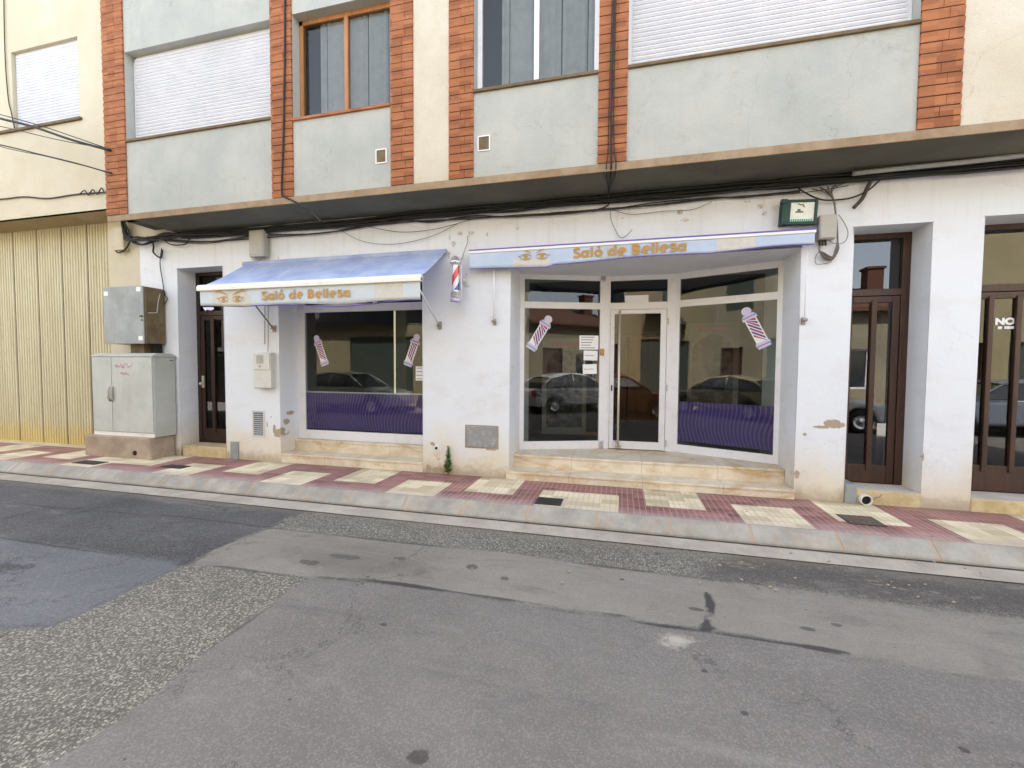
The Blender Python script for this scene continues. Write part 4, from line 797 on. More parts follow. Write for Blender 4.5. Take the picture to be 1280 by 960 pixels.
# floodlight remains above the entrance awning
g = empty('floodlight', (1.97, 0, 3.2), 'old square floodlight with a dark green frame and cloudy glass above the entrance awning', 'floodlight')
T = Matrix.Translation((1.96, -.06, 3.335)) @ Matrix.Rotation(R(3), 4, 'Y')
m = MB(); frame_xz(m, -.19, .17, -.14, .145, -.07, .03, .06, T); m.box(-.19, -.1, -.06, .05, -.13, .13, M=T); m.box(-.21, -.14, -.08, -.02, .1, .15, M=T); m.build('case', X['lampgreen'], g, .008); m = MB(); m.box(-.12, .14, -.05, -.04, -.1, .125, M=T); m.build('lamp_glass', X['lampglass'], g)
m = MB()
for i in range(11): m.box(-.11 + i * .022, -.098 + i * .022, -.056, -.05, -.105, -.075, M=T)
m.build('terminal_strip', X['greenp'], g); m = MB(); m.tube([T @ Vector(q) for q in ((-.03, -.055, .10), (.0, -.058, .085), (.02, -.056, .09), (.035, -.056, .06))], .004, 5); m.box(-.05, .03, -.056, -.051, .0, .012, M=T); m.box(-.03, .0, -.056, -.051, .02, .035, M=T); m.build('loose_wires', X['rubber'], g)
# upper vents
for x0, lab in ((-3.10, 'small square vent beside the brick column under the wood framed window'), (-1.72, 'small square vent in the grey panel right of the cream column')):
    g = empty('square_vent', (x0 + .08, UY, 4.16), lab, 'vent', 'square vents on the upper floor'); m = MB(); frame_xz(m, x0, x0 + .155, 4.15, 4.33, UY - .012, .012, .012); m.build('vent_frame', X['whitebar'], g)
    m = MB(); m.box(x0 + .01, x0 + .145, UY - .006, UY - .001, 4.16, 4.32); m.build('mesh_grille', X['rust'], g)
# plant
g = empty('weed', (-2.38, -.03, 0), 'tall leafy green weed growing at the foot of the white pillar', 'plant')
m = MB(); m.tube([(-2.38, -.03, 0), (-2.385, -.035, .15), (-2.375, -.03, .39)], [.006, .005, .002], 6)
for a, b in ((-2.40, .18), (-2.36, .13)): m.tube([(-2.38, -.03, .01), (a, -.05, b)], [.004, .0015], 5)
m.build('stem', X['stem'], g); m = MB()
for i in range(150):
    z = random.uniform(.02, .4); rr = .105 * (1 - z / .52) * random.uniform(.5, 1.1); an = random.uniform(0, 6.28); p = Vector((-2.38, -.03, z)); d = Vector((math.cos(an), math.sin(an) * .7 - .1, random.uniform(-.1, .8))).normalized(); q = p + d * rr
    s = Vector((-d.y, d.x, random.uniform(-.4, .4))).normalized() * random.uniform(.011, .019); mid = p.lerp(q, .55) + Vector((0, 0, .008)); m.add([p, mid - s, q, mid + s], [(0, 1, 2, 3)])
m.build('leaves', X['leaf'], g)
# bits at door 2
m = MB(); m.box(D2[0] + .004, D2[0] + .12, -.03, .30, -.01, .22); solo(m, 'gas_pipe_cover', X['galv'], (2.6, .1, 0), 'bent galvanised sheet cover at the left end of the door step', 'cover', bevel=.01)
g = empty('drain_pipe', (2.74, -.04, 0), 'broken pale plastic pipe end sticking out of the step of the right glass door', 'pipe')
m = MB(); Tm = Matrix.Rotation(R(90), 3, 'X'); m.lathe([(.058, -.02), (.062, .0), (.062, .06), (.05, .06), (.05, -.02)], (2.735, -.02, .058), 18, 0, Tm); m.build('pipe', X['lightbox'], g); m = MB(); m.lathe([(.049, .035), (.001, .035)], (2.735, -.02, .058), 18, 0, Tm); m.build('pipe_opening', X['dark'], g)
m = MB(); m.tube([(2.79, -.05, .03), (2.83, -.05, .09), (2.87, -.05, .10), (2.89, -.05, .14)], .004, 5); m.build('wire_end', X['rubberg'], g)

# ------------------------------------------------------------------ things on and behind the glass
def pole_sticker(M, s, label):
    """flat printed barber pole sticker; M places its centre on the glass, +X right, +Z up, -Y to the street"""
    g = empty('barber_pole_sticker', M.to_translation(), label, 'sticker', 'barber pole stickers on the shop glass')
    m = MB(); w = .062 * s; h = .23 * s
    def P(pts, mi, y=-.001): m.add([M @ Vector((a, y, b)) for a, b in pts], [tuple(range(len(pts)))], mi)
    P([(-w, -h * .85), (w, -h * .85), (w, h * .55), (-w, h * .55)], 0)
    k = 0; z = -h * .8
    z = -h * .9
    while z < h * .42:
        top, lo = h * .5, -h * .8; dz = .115 * s; th = .030 * s; q = [(-w * .8, z + dz), (-w * .8, z + dz + th), (w * .8, z + th), (w * .8, z)]
        q = [(a, min(top, max(lo, b))) for a, b in q]
        if abs(q[0][1] - q[1][1]) + abs(q[2][1] - q[3][1]) > .01: P(q, 1 if k % 2 == 0 else 2, -.0016)
        z += .047 * s; k += 1
    for zc, ww, hh in ((-h * .86, w * 1.25, .022 * s), (-h * .98, w * 1.1, .02 * s), (h * .56, w * 1.3, .02 * s), (h * .66, w * 1.05, .018 * s)): P([(-ww, zc - hh), (ww, zc - hh), (ww * .96, zc + hh), (-ww * .96, zc + hh)], 3, -.0021)
    for zc in (-h * .92, h * .61): P([(-w * 1.2, zc - .004), (w * 1.2, zc - .004), (w * 1.2, zc + .004), (-w * 1.2, zc + .004)], 2, -.0026)
    P([(.052 * s * math.cos(a), h * .9 + .05 * s * math.sin(a)) for a in [2 * math.pi * i / 20 for i in range(20)]], 4, -.0024)
    m.build('print', [X['white'], X['red'], X['blue'], X['lilac'], X['lilac']], g)
Ty = lambda x, y, z, a, B=None: (B if B is not None else Matrix()) @ Matrix.Translation((x, y, z)) @ Matrix.Rotation(a, 4, 'Y')
pole_sticker(Ty(-4.83, y1 + .0185, 1.80, R(-20)), 1.05, 'barber pole sticker leaning left at the left edge of the awning window')
pole_sticker(Ty(-3.165, y1 + .0185, 1.80, R(20)), 1.05, 'barber pole sticker leaning right above the small paper in the awning window')
pole_sticker(Ty(.31, .0185, 2.07, R(31), ML), 1.18, 'large barber pole sticker leaning right on the glass left of the entrance door')
pole_sticker(Ty(1.06, .0185, 2.10, R(-26), MR), 1.2, 'large barber pole sticker leaning left on the glass right of the entrance door')
def paper(M, w, h, label, lines, ty='paper_notice'):
    g = empty(ty, M.to_translation(), label, 'notice', 'paper notices taped to the glass'); m = MB(); m.box(-w / 2, w / 2, -.0012, 0, -h / 2, h / 2, M=M); m.build('sheet', X['white'], g)
    m = MB()
    for i in range(lines):
        z = h * .38 - i * h * .76 / max(1, lines - 1) if lines > 1 else 0; a = random.uniform(.6, .9)
        m.box(-w * .42, -w * .42 + w * .84 * a, -.002, -.0013, z - h * .022, z + h * .022, M=M)
    m.build('writing', X['ink'], g)
paper(Ty(1.075, .0185, 1.785 + .15, 0, ML), .30, .215, 'largest paper notice with lines of writing left of the door', 5)
paper(Ty(1.105, .0185, 1.735, R(1), ML), .22, .15, 'middle one of three paper notices left of the door', 1)
paper(Ty(1.095, .0185, 1.525, R(-2), ML), .22, .15, 'lowest of the three paper notices left of the door', 1)
paper(Ty(-3.03, y1 + .0185, 1.44, 0), .16, .22, 'pale blue paper notice under the right sticker of the awning window', 4)
paper(Ty(.42, .0185, 2.60, 0, MD), .34, .11, 'pale strip stuck to the small window above the entrance door', 0, 'paper_strip')
m = MB(); m.box(LL - .125, LL - .06, -.012, -.001, 1.735, 1.84, M=ML); m.ball(ML @ Vector((LL - .09, -.016, 1.785)), .012, 8, 1); solo(m, 'door_bell', [X['gold'], X['steel']], ML @ Vector((LL - .09, -.01, 1.74)), 'small brass bell push on the frame left of the entrance door', 'door bell', bevel=.003)
m = MB(); v = at(639, 461, .3); m.box(EN[0], EN[0] + .012, .12, .17, v.z - .05, v.z + .05); solo(m, 'wall_switch', X['lightbox'], (EN[0], .14, v.z), 'small cream switch on the white reveal left of the entrance', 'switch', bevel=.004)
text('NO', .10, X['white'], front(at(1257, 402, .36).x, .367, at(1257, 402, .36).z), 'door_lettering', d3, .0006, .006, 1.15)
m = MB()
for a, b in ((-.06, -.02), (.0, .02), (.024, .05), (.054, .09)): v = at(1256, 409.5, .36); m.box(v.x + a, v.x + b, .3655, .3665, v.z - .015, v.z + .015)
m.build('small_lettering', X['white'], d3)

# inside: arched picture panels, counter, chair
def arch_panel(x, y, rz, label, w=.62, h=1.35, z0=.5):
    g = empty('picture_panel', (x, y, z0), label, 'picture', 'arched pictures standing inside the shop'); M = Matrix.Translation((x, y, z0)) @ Matrix.Rotation(rz, 4, 'Z')
    pts = [(-w / 2, 0), (w / 2, 0), (w / 2, h - w / 2)] + [(w / 2 * math.cos(a), h - w / 2 + w / 2 * math.sin(a)) for a in [math.pi * i / 12 for i in range(1, 12)]] + [(-w / 2, h - w / 2)]
    m = MB(); m.box(-w * .62, w * .62, .004, .03, -.12, h + .2, M=M); m.build('board', X['room'], g)
    m = MB(); m.prism(pts, 0, -.006 + .008, M=M); m.build('dark_picture', X['pic'], g)
    m = MB()
    for i, (a, b) in enumerate(((-.22, -.17), (-.16, -.11), (-.10, -.05), (-.04, .01), (.02, .07), (.08, .13), (.14, .19), (.2, .24))): m.box(a * w * 1.6, b * w * 1.6, -.002, .003, h + .06, h + .13, M=M)
    m.build('red_heading', X['red'], g); return g
t = NT('dark_picture_print'); n = t.noise(7, 5, .7); X['pic'] = t.finish(t.mix(t.ss(n, .35, .7), (.008, .008, .009), (.16, .15, .15)), .5)
arch_panel(-.95, 1.75, R(14), 'dark arched picture with red heading behind the glass left of the door')
arch_panel(1.45, 1.9, R(-20), 'dark arched picture with red heading behind the glass right of the door', z0=.75)
g = empty('shop_counter', (-.9, 2.6, .27), 'low wooden counter with pale edges inside the shop', 'counter')
m = MB(); m.box(-1.6, -.35, 2.5, 3.0, .27, .95); m.build('cabinet', X['wood'], g); m = MB(); m.box(-1.62, -.33, 2.46, 3.02, .95, .985); m.box(-1.62, -.33, 2.485, 2.5, .27, .33); m.build('counter_top', X['woodl'], g)
g = empty('inner_cupboard', (.2, 4.2, .27), 'tall brown wooden cupboard at the back of the shop', 'cupboard')
m = MB(); m.box(-.6, .9, 4.2, 4.7, .27, 2.3); m.build('carcass', X['wood'], g)
for a in (-.58, .16): m = MB(); m.box(a, a + .7, 4.18, 4.2, .35, 2.25); m.build('cupboard_door', X['woodl'], g, .01)

# ------------------------------------------------------------------ left: cabinets and the yellow garage building
yb = empty('garage_building', (-11, 0, 0), 'pale yellow building with a tall ribbed garage gate and white shuttered window', 'building')
m = MB(); m.box(-8.85, -8.12, -.0, .4, -.02, 4.1); m.build('gate_pillar', X['yellow'], yb, .01)
YU = -.36
wall_grid(-20, -7.77, 4.1, 9.2, [(-10.45, -8.85, 5.67, 7.0, .12), (-14, -12.4, 5.67, 7.0, .12)], YU).build('upper_wall', X['yellow'], yb)
m = MB(); m.box(-20, -7.775, YU, .35, 4.10, 4.13); m.build('beam_underside', X['ocre'], yb)
m = MB(); m.box(-20, -7.77, -.2, 9, 9.2, 9.4); m.box(-20, -12.3, 0, .4, -.02, 4.1); m.box(-20, -19.9, 0, 9, 0, 9.2); m.box(-20, -8.2, 8.8, 9, 0, 9.2); m.build('side_wall', X['yellow'], yb)
for a, b in ((-10.45, -8.85), (-14, -12.4)):
    m = MB(); m.box(a + .002, b - .002, YU + .06, YU + .1, 5.7, 7.0)
    z = 5.72
    while z < 6.95: m.prism([(YU + .05, z), (YU + .04, z + .022), (YU + .05, z + .044), (YU + .07, z + .044), (YU + .07, z)], a + .03, b - .03, axis='x'); z += .05
    w = m.build('roller_shutter', X['shutter'], yb); m = MB(); m.box(a - .8 if a > -12 else a - .04, b + .06, YU - .04, YU + .1, 5.63, 5.67); m.build('window_sill', X['rust'], w)
# ribbed gate: panels about 0.7 wide
gm = MB(); px_ = -8.86; W = .66
gaten = None
m = MB(); xg = -8.87; edges = []
while xg > -12.3: edges.append(xg); xg -= .655
for e in edges:
    a = e - .655; n = 9
    for i in range(n):
        x0 = a + .012 + i * (.631 / n); x1 = x0 + .631 / n
        m.prism([(x0, .12), (x0 + .012, .10), (x1 - .026, .10), (x1 - .014, .12), (x1, .12), (x1, .13), (x0, .13)], .03, 4.12, axis='z')
    m.box(a - .009, a + .009, .104, .135, .03, 4.12, 1)
m.build('garage_gate', [X['gate'], X['rust']], yb)
m = MB(); m.box(-12.4, -8.85, .085, .4, -.01, .035); m.build('gate_threshold', X['stonestep'], yb)

g = empty('metal_cabinet', (-8.0, 0, 1.88), 'battered grey metal box with rusty brown side fixed to the wall above the street cabinet', 'wall cabinet')
T = Matrix.Translation((-7.6, 0, 0)) 
m = MB(); m.box(-8.44, -7.56, -.33, -.02, 1.90, 2.83); m.build('body', X['rust'], g, .01)
m = MB(); m.box(-8.45, -7.585, -.352, -.332, 1.895, 2.84); d = m.build('door', X['galv'], g, .006)
m = MB(); m.box(-7.64, -7.60, -.375, -.352, 2.33, 2.36); m.box(-7.62, -7.60, -.37, -.35, 2.27, 2.29); m.build('latch', X['rust'], d)
for a, b in ((-8.44, 2.70), (-7.72, 2.75), (-7.70, 1.95)): m = MB(); m.box(a, a + .09, -.3545, -.3525, b, b + .07); m.build('white_label', X['sticker'], g)
m = MB(); m.tube([(-7.553, -.1, 2.75), (-7.551, -.14, 2.6), (-7.551, -.16, 2.42), (-7.551, -.3, 2.4)], .006, 5); m.build('loose_wire', X['lightbox'], g)
m = MB(); m.box(-8.1, -7.8, -.2, -.001, 1.72, 1.9, 0); m.box(-7.72, -7.62, -.14, -.04, 1.72, 1.9, 1); m.build('wall_support', [X['rust'], X['dark']], g)
g = empty('street_cabinet', (-8.0, -.2, 0), 'large light grey two door street cabinet on a concrete plinth with red scribble', 'street cabinet')
m = MB(); m.box(-8.86, -7.40, -.44, .0 - .02, -.02, .36); pl = m.build('plinth', X['concrete'], g, .03, 3)
m = MB(); cx = -7.72; m.lathe([(.04, 0), (.04, .01), (.001, .01)], (cx, -.441, .10), 14, 1, Matrix.Rotation(R(90), 3, 'X')); m.build('drain_hole', [X['dark'], X['dark']], g)
CX0, CX1, CY = -8.70, -7.36, -.385
m = MB(); m.box(CX0, CX1, CY, -.03, .36, 1.68); m.build('body', X['cab'], g, .008)
m = MB(); m.prism([(CY - .015, 1.68), (-.015, 1.68), (-.015, 1.705), (-.1, 1.74), (CY + .06, 1.74), (CY - .015, 1.705)], CX0 - .012, CX1 + .012, axis='x'); m.build('lid', X['cab'], g, .004)
m = MB(); m.box(CX0 + .0, CX1, CY - .004, CY, .36, .42); m.build('base_strip', X['bar'], g)
for a, b in ((CX0 + .006, -8.255), (-8.245, CX1 - .01)): m = MB(); m.box(a, b, CY - .016, CY - .002, .43, 1.67); m.build('cabinet_door', X['cab'], g, .004)
m = MB(); m.box(-8.255, -8.245, CY - .008, CY - .003, .43, 1.67); m.build('door_gap', X['cabs'], g)
for a in (-8.285, -8.225): m = MB(); m.tube([(a, CY - .02, 1.18), (a + .0, CY - .045, 1.13), (a, CY - .045, .99), (a, CY - .02, .94)], [.016, .018, .022, .016], 8); m.build('handle', X['greybox'], g)
m = MB(); m.box(CX1 - .001, CX1 + .004, CY + .03, -.07, .50, 1.60); m.box(CX1, CX1 + .006, CY + .02, CY + .024, .45, 1.62); m.box(CX1, CX1 + .007, -.12, -.06, 1.615, 1.63, 1); m.build('side_panel', [X['cab'], X['cabs']], g, .002)
m = MB(); random.seed(3)
for k in range(2):
    pts = []; x = -8.17 + k * .12; n = 26 if k == 0 else 14
    for i in range(n): pts.append((x + i * (.42 if k == 0 else .2) / n + random.uniform(-.01, .01), CY - .0175, 1.53 - k * .13 + random.uniform(-.045, .045) * (1 - .4 * k)))
    for a, b in zip(pts, pts[1:]):
        a, b = Vector(a), Vector(b); d = (b - a).normalized(); nn = Vector((-d.z, 0, d.x)) * .0035; m.add([a - nn, b - nn, b + nn, a + nn], [(0, 1, 2, 3)])
m.build('red_scribble', X['red'], g)
g = empty('small_junction_box', (-8.6, -.05, 3.5), 'small pale yellow junction box on the corner pillar beside the tangled cables', 'junction box', 'junction boxes fixed to the facade')
a, b = at(140, 285, -.1), at(153, 312, -.1); m = MB(); m.box(a.x + .02, b.x + .02, -.1, -.001, b.z, a.z); m.build('housing', X['yellow'], g, .01); m = MB(); m.box(a.x + .06, b.x, -.106, -.1, b.z + .05, a.z - .05); m.build('lid', X['yellow'], g, .004)

# ------------------------------------------------------------------ cables
random.seed(11)
def smooth(pts, n=6):
    P = [Vector(p) for p in pts]; out = []
    for i in range(len(P) - 1):
        p0, p1, p2, p3 = P[max(0, i - 1)], P[i], P[i + 1], P[min(len(P) - 1, i + 2)]
        for k in range(n):
            t = k / n; out.append(.5 * ((2 * p1) + (p2 - p0) * t + (2 * p0 - 5 * p1 + 4 * p2 - p3) * t * t + (3 * p1 - p0 - 3 * p2 + p3) * t ** 3))
    out.append(P[-1]); return out
def cable(pts, r, mt, label, group, n=6):
    mb = MB(); q = smooth(pts, n); mb.tube(q, r, 6); return solo(mb, 'cable', mt, q[0], label, 'cable', group)
UG = 'cables tucked under the overhang'
for i in range(9):
    z0 = 3.735 - .028 * (i % 4) - .006 * (i // 4); y = -.035 - .028 * (i // 3) - .01 * random.random(); r = random.choice((.011, .014, .017)); xa = -7.1 if i < 7 else -1.0
    pts = [(xa + (9 - xa) * k / 34, y + random.uniform(-.008, .008), z0 + random.uniform(-.012, .012) - (.02 if -7 < xa + (9 - xa) * k / 34 < -3 else 0)) for k in range(35)]
    cable(pts, r, X['rubber'], 'thick black cable in the bundle running along the wall under the overhang', UG, 4)
TG = 'thin wires strung along the white wall'
base = [(170, 296), (250, 303), (320, 296), (402, 290), (440, 286), (500, 278), (540, 276), (590, 272), (640, 270), (700, 266), (762, 260), (820, 255), (880, 249), (930, 246), (1000, 240), (1060, 234)]
for i in range(4):
    pts = [at(x, y + random.uniform(-2.2, 2.2), -.03 - .01 * i) for x, y in base[:15 if i < 3 else 16]]
    cable(pts, random.choice((.005, .007, .009)), X['dusty'] if i % 2 else X['rubber'], 'thin dark wire in the twisted run along the top of the white wall', TG)
def wire(px, Y, r, mt, label, group=None): return cable([at(a, b, Y) for a, b in px], r, X[mt], label, group)
wire([(400, 268), (425, 287), (455, 302), (495, 305), (540, 295), (575, 278)], -.04, .004, 'rubberg', 'thin grey wire drooping in a long loop above the left awning')
wire([(455, 282), (500, 290), (545, 286), (590, 274)], -.05, .004, 'dusty', 'short slack wire hanging above the gap between the awnings')
wire([(763, 262), (764, 275), (770, 289), (776, 297), (784, 294), (790, 287)], -.04, .004, 'rubberg', 'loose wire with a curled end hanging above the entrance awning')
wire([(765, 262), (790, 268), (830, 264), (865, 262), (890, 252)], -.04, .003, 'dusty', 'slack grey wire dipping along the wall above the entrance lettering')
wire([(356, -60), (356, 60), (355, 120), (354, 180), (352, 238), (356, 246), (366, 251), (385, 262), (402, 277)], UY - .04, .012, 'rubber', 'black cable running down the brick column right of the shuttered window')
for i, (dx, r) in enumerate(((0, .010), (4, .006), (-4, .005))):
    lab = ['thick black cable down the middle of the brick column above the entrance', 'thinner black cable right beside the thick one above the entrance', 'thin wire left of the thick cable above the entrance'][i]
    cable([at(770 + dx * .6, -80, UY - .05), at(766 + dx * .6, 60, UY - .05), at(764 + dx * .8, 150, UY - .045), at(764 + dx, 190, UY - .04), at(764 + dx * 1.5, 206, UY - .04), at(763 + dx * 1.2, 222, UY + .1), at(761, 238, -.2), at(762, 250, -.06), at(758, 258, -.04), at(740, 264, -.04)], r, X['rubber'], lab, 'cables down the brick column')
wire([(965, 222), (985, 226), (1005, 240), (1025, 249), (1043, 250), (1065, 247), (1085, 238), (1100, 225)], -.06, .009, 'rubber', 'black cable swagging from the overhang past the floodlight')
LG = 'cables gathered beside the floodlight'
for i in range(5):
    s = (1015 + 10 * i, 236 - 1.6 * i) if i < 4 else (1072, 222)
    cable([at(*s, -.04), at(1030 + 3 * i, 240 - i, -.05), at(1042, 250, -.06), at(1044, 262, -.06), at(1046, 280, -.06), at(1047, 300, -.06), at(1048 - i, 312, -.06), at(1040, 325 - i, -.06), at(1030, 324 - 2 * i, -.06), at(1024, 312, -.06), at(1028, 300, -.06)], .007 + .001 * (i % 3), X['dusty'] if i % 2 else X['rubberg'], 'grey cable in the loop hanging beside and below the junction box', LG)
wire([(1048, 268), (1056, 280), (1060, 292), (1055, 303), (1042, 304), (1034, 298)], -.05, .004, 'rubberg', 'thin grey wire bowed out right of the cable loop')
wire([(1024, 314), (1019, 322), (1021, 330), (1034, 329), (1040, 327)], -.05, .004, 'rubberg', 'thin wire curl at the bottom left of the cable loop')
wire([(1090, 224), (1084, 235), (1078, 248), (1067, 260)], -.06, .02, 'dusty', 'thick short cable stub bent down above the right glass door')
wire([(1140, 216), (1110, 219), (1085, 224), (1060, 226)], -.09, .012, 'dusty', 'dusty cable end lying on the bundle above the right glass door')
cable([at(1066, 217, -.16), at(1120, 211, -.16), at(1200, 203, -.16), at(1290, 193, -.16)] , .026, X['galv'], 'pale grey conduit along the overhang above the right doors', None)
# tangle at the left corner
for i in range(7):
    p = [(152 + random.uniform(-2, 3), 270), (156 + random.uniform(-4, 4), 285), (160 + random.uniform(-4, 5), 298 + random.uniform(-3, 3)), (180 + random.uniform(-5, 5), 302 + random.uniform(-6, 4)), (205, 298 + random.uniform(-7, 3)), (230, 296 + random.uniform(-4, 2)), (262 + 5 * i, 292 + random.uniform(-3, 2))]
    cable([at(a, b, -.07 - .01 * i) for a, b in p], random.choice((.009, .012, .015)), X['rubber'], 'black cable in the tangle at the left corner under the overhang', 'tangled cables at the left corner')
wire([(165, 295), (158, 310), (148, 316), (143, 309), (150, 304)], -.08, .012, 'rubber', 'thick cable curling under the small yellow junction box')
wire([(205, 300), (215, 306), (232, 305), (237, 298)], -.08, .010, 'rubber', 'short cable loop above the left brown door')
wire([(184, 296), (190, 302), (192, 308), (192, 316), (201, 322), (203, 312)], -.05, .013, 'rubber', 'thick black bent cable above the metal wall box')
wire([(202, 310), (200, 330), (203, 350), (206, 368), (209, 374), (203, 383), (199, 381)], -.03, .007, 'rubber', 'black wire running down the white wall to the metal wall box')
OG = 'overhead cables along the yellow facade'
for i, (pp, r, mt, lab) in enumerate((([(-60, 130), (0, 148), (40, 158), (90, 175), (138, 188)], .018, 'rubber', 'thickest overhead cable crossing the upper yellow wall'), ([(-60, 126), (0, 143), (50, 157), (95, 172), (138, 187)], .007, 'rubber', 'thin overhead wire close above the thickest overhead cable'),
        ([(-60, 150), (0, 158), (60, 172), (100, 180), (138, 186)], .006, 'dusty', 'thin slack overhead wire just below the thickest overhead cable'), ([(-60, 170), (0, 181), (50, 193), (95, 204), (140, 217)], .010, 'rubber', 'lower overhead cable crossing the yellow wall'), ([(-60, 166), (0, 183), (30, 190), (60, 196), (140, 216)], .006, 'rubber', 'thin wire twined with the lower overhead cable'))):
    cable([at(a, b, -.75 if a > 100 else -.85) for a, b in pp], r, X[mt], lab, OG)
wire([(-60, 252), (0, 249), (30, 246), (60, 248), (95, 243), (139, 240)], YU - .02, .012, 'dusty', 'dusty cable clipped along the yellow wall above the garage gate')
for k, (a, b) in enumerate(((104, 241), (112, 239), (126, 237), (134, 238))): pass
wire([(100, 242), (106, 238), (110, 244), (116, 237), (121, 243), (127, 235), (131, 241), (138, 236)], YU - .04, .009, 'dusty', 'knotted cable end on the yellow wall beside the brick column')
wire([(4, -60), (6, 60), (10, 120), (14, 140), (18, 160)], YU - .02, .008, 'dusty', 'thin brown wire beside the white shutter of the yellow building')

# ------------------------------------------------------------------ across the street (seen in the glass)
m = MB(); rect(m, -60, 60, -9.9, -8.62, .0); m.box(-60, 60, -8.62, -8.5, -.2, .004, 1); struct(m, 'far_pavement', [X['maroon'], X['kerb']])
FY = -9.9
def opp(x0, x1, h, wm, label, opsn, roof='flat', chim=None, balc=None):
    g = empty('row_house', ((x0 + x1) / 2, FY, 0), label, 'house', 'houses across the street')
    mb = MB(); q = wall_grid(x0, x1, -.05, h, [(a, b, c, d, .15) for a, b, c, d, k in opsn], 0); M = Matrix.Translation((0, FY, 0)) @ Matrix.Diagonal((1, -1, 1, 1))
    q.v = [M @ v for v in q.v]; q.f = [f[::-1] for f in q.f]; dp = 2.2 if x0 == 9.6 else 8; q.box(x0, x1, FY - dp, FY - dp + .2, -.05, h); q.box(x0, x0 + .1, FY - dp, FY - .01, -.05, h); q.box(x1 - .1, x1, FY - dp, FY - .01, -.05, h); q.build('wall', wm, g)
    for a, b, c, d, k in opsn:
        mm = MB(); mm.box(a, b, FY - .16, FY - .12, c, d)
        if k in ('s', 'g'):
            z = c + .03
            while z < d: mm.box(a, b, FY - .12, FY - .105, z, z + .045); z += .075
        nm = dict(s='shutter', g='garage_shutter', w='window', d='door')[k]; o = mm.build(nm, X['dshutter'] if k in ('g', 's') else (X['carglass'] if k == 'w' else X['wood']), g)
        if k == 'w': fm = MB(); frame_xz(fm, a, b, c, d, FY - .12, .06, .04); fm.box((a + b) / 2 - .03, (a + b) / 2 + .03, FY - .121, FY - .082, c, d); fm.build('frame', X['pvc'], o)
    mm = MB()
    if roof == 'gable': mm.prism([(FY + .35, h - .08), (FY - 4, h + 1.2), (FY - 8.3, h - .08), (FY - 8.3, h - .2), (FY - 4, h + 1.05), (FY + .35, h - .2)], x0, x1, axis='x')
    else: mm.box(x0, x1, FY - dp, FY + .15, h, h + .22)
    rf = mm.build('roof', X['rooftile'] if roof == 'gable' else wm, g)
    if chim: mm = MB(); mm.box(chim - .25, chim + .25, FY - 2.6, FY - 2.1, h + .3, h + 1.6); mm.box(chim - .3, chim + .3, FY - 2.65, FY - 2.05, h + 1.6, h + 1.68); mm.build('chimney', X['rooftile'], rf)
    if balc:
        for a, b, z in balc:
            mm = MB(); mm.box(a, b, FY, FY + .8, z - .15, z)
            for i in range(int((b - a) / .12) + 1): mm.box(a + i * .12, a + i * .12 + .02, FY + .76, FY + .78, z, z + .95)
            mm.box(a, b, FY + .75, FY + .79, z + .95, z + 1.0); mm.build('balcony', X['metalg'], g)
opp(-26, -15, 7.5, X['white2'], 'white house with two dark shutters across the street', [(-24, -22.5, 0, 2.3, 'd'), (-20, -18, .9, 2.2, 's'), (-24, -22.5, 4.2, 5.6, 'w'), (-20, -18.5, 4.2, 5.6, 'w')])
opp(-15, -7.6, 6.6, X['cream2'], 'cream house with garage shutter and dark door across the street', [(-14.2, -13.1, 0, 2.5, 'd'), (-11.4, -8.4, 0, 2.8, 'g'), (-14, -12.8, 4.0, 5.4, 's'), (-10.8, -9.4, 4.0, 5.4, 's')], balc=[(-14.4, -8.6, 3.7)])
opp(-7.6, -1.5, 6.9, X['stone2'], 'grey beige house with three shuttered windows across the street', [(-6.8, -5.8, 0, 2.4, 'd'), (-4.8, -2.6, 0, 2.7, 'g'), (-6.6, -5.4, 3.9, 5.3, 's'), (-4.2, -2.8, 3.9, 5.3, 's')])
opp(-1.5, 4.2, 6.3, X['ocre'], 'ochre house with ribbed balcony across the street', [(-.8, .3, 0, 2.5, 'd'), (1.2, 3.4, 0, 2.7, 'g'), (-.6, .6, 3.9, 5.3, 'w'), (2, 3.4, 3.9, 5.3, 's')], balc=[(1.4, 3.9, 3.8)])
opp(4.2, 9.6, 3.6, X['stone2'], 'low tiled roof house with a brick chimney across the street', [(5, 6, 0, 2.4, 'd'), (6.7, 7.8, .9, 2.2, 'w')], 'gable', 8.9)
opp(9.6, 15, 8.6, X['cream2'], 'tall yellow plain walled house across the street', [(9.9, 10.8, 0, 2.4, 'd'), (11.4, 13.4, .2, 2.4, 's')])
opp(15, 26, 7.0, X['white2'], 'white house with one wide garage shutter across the street', [(16, 19, 0, 2.7, 'g'), (21, 22.2, 1, 2.3, 'w'), (17, 18.4, 4, 5.3, 'w')])
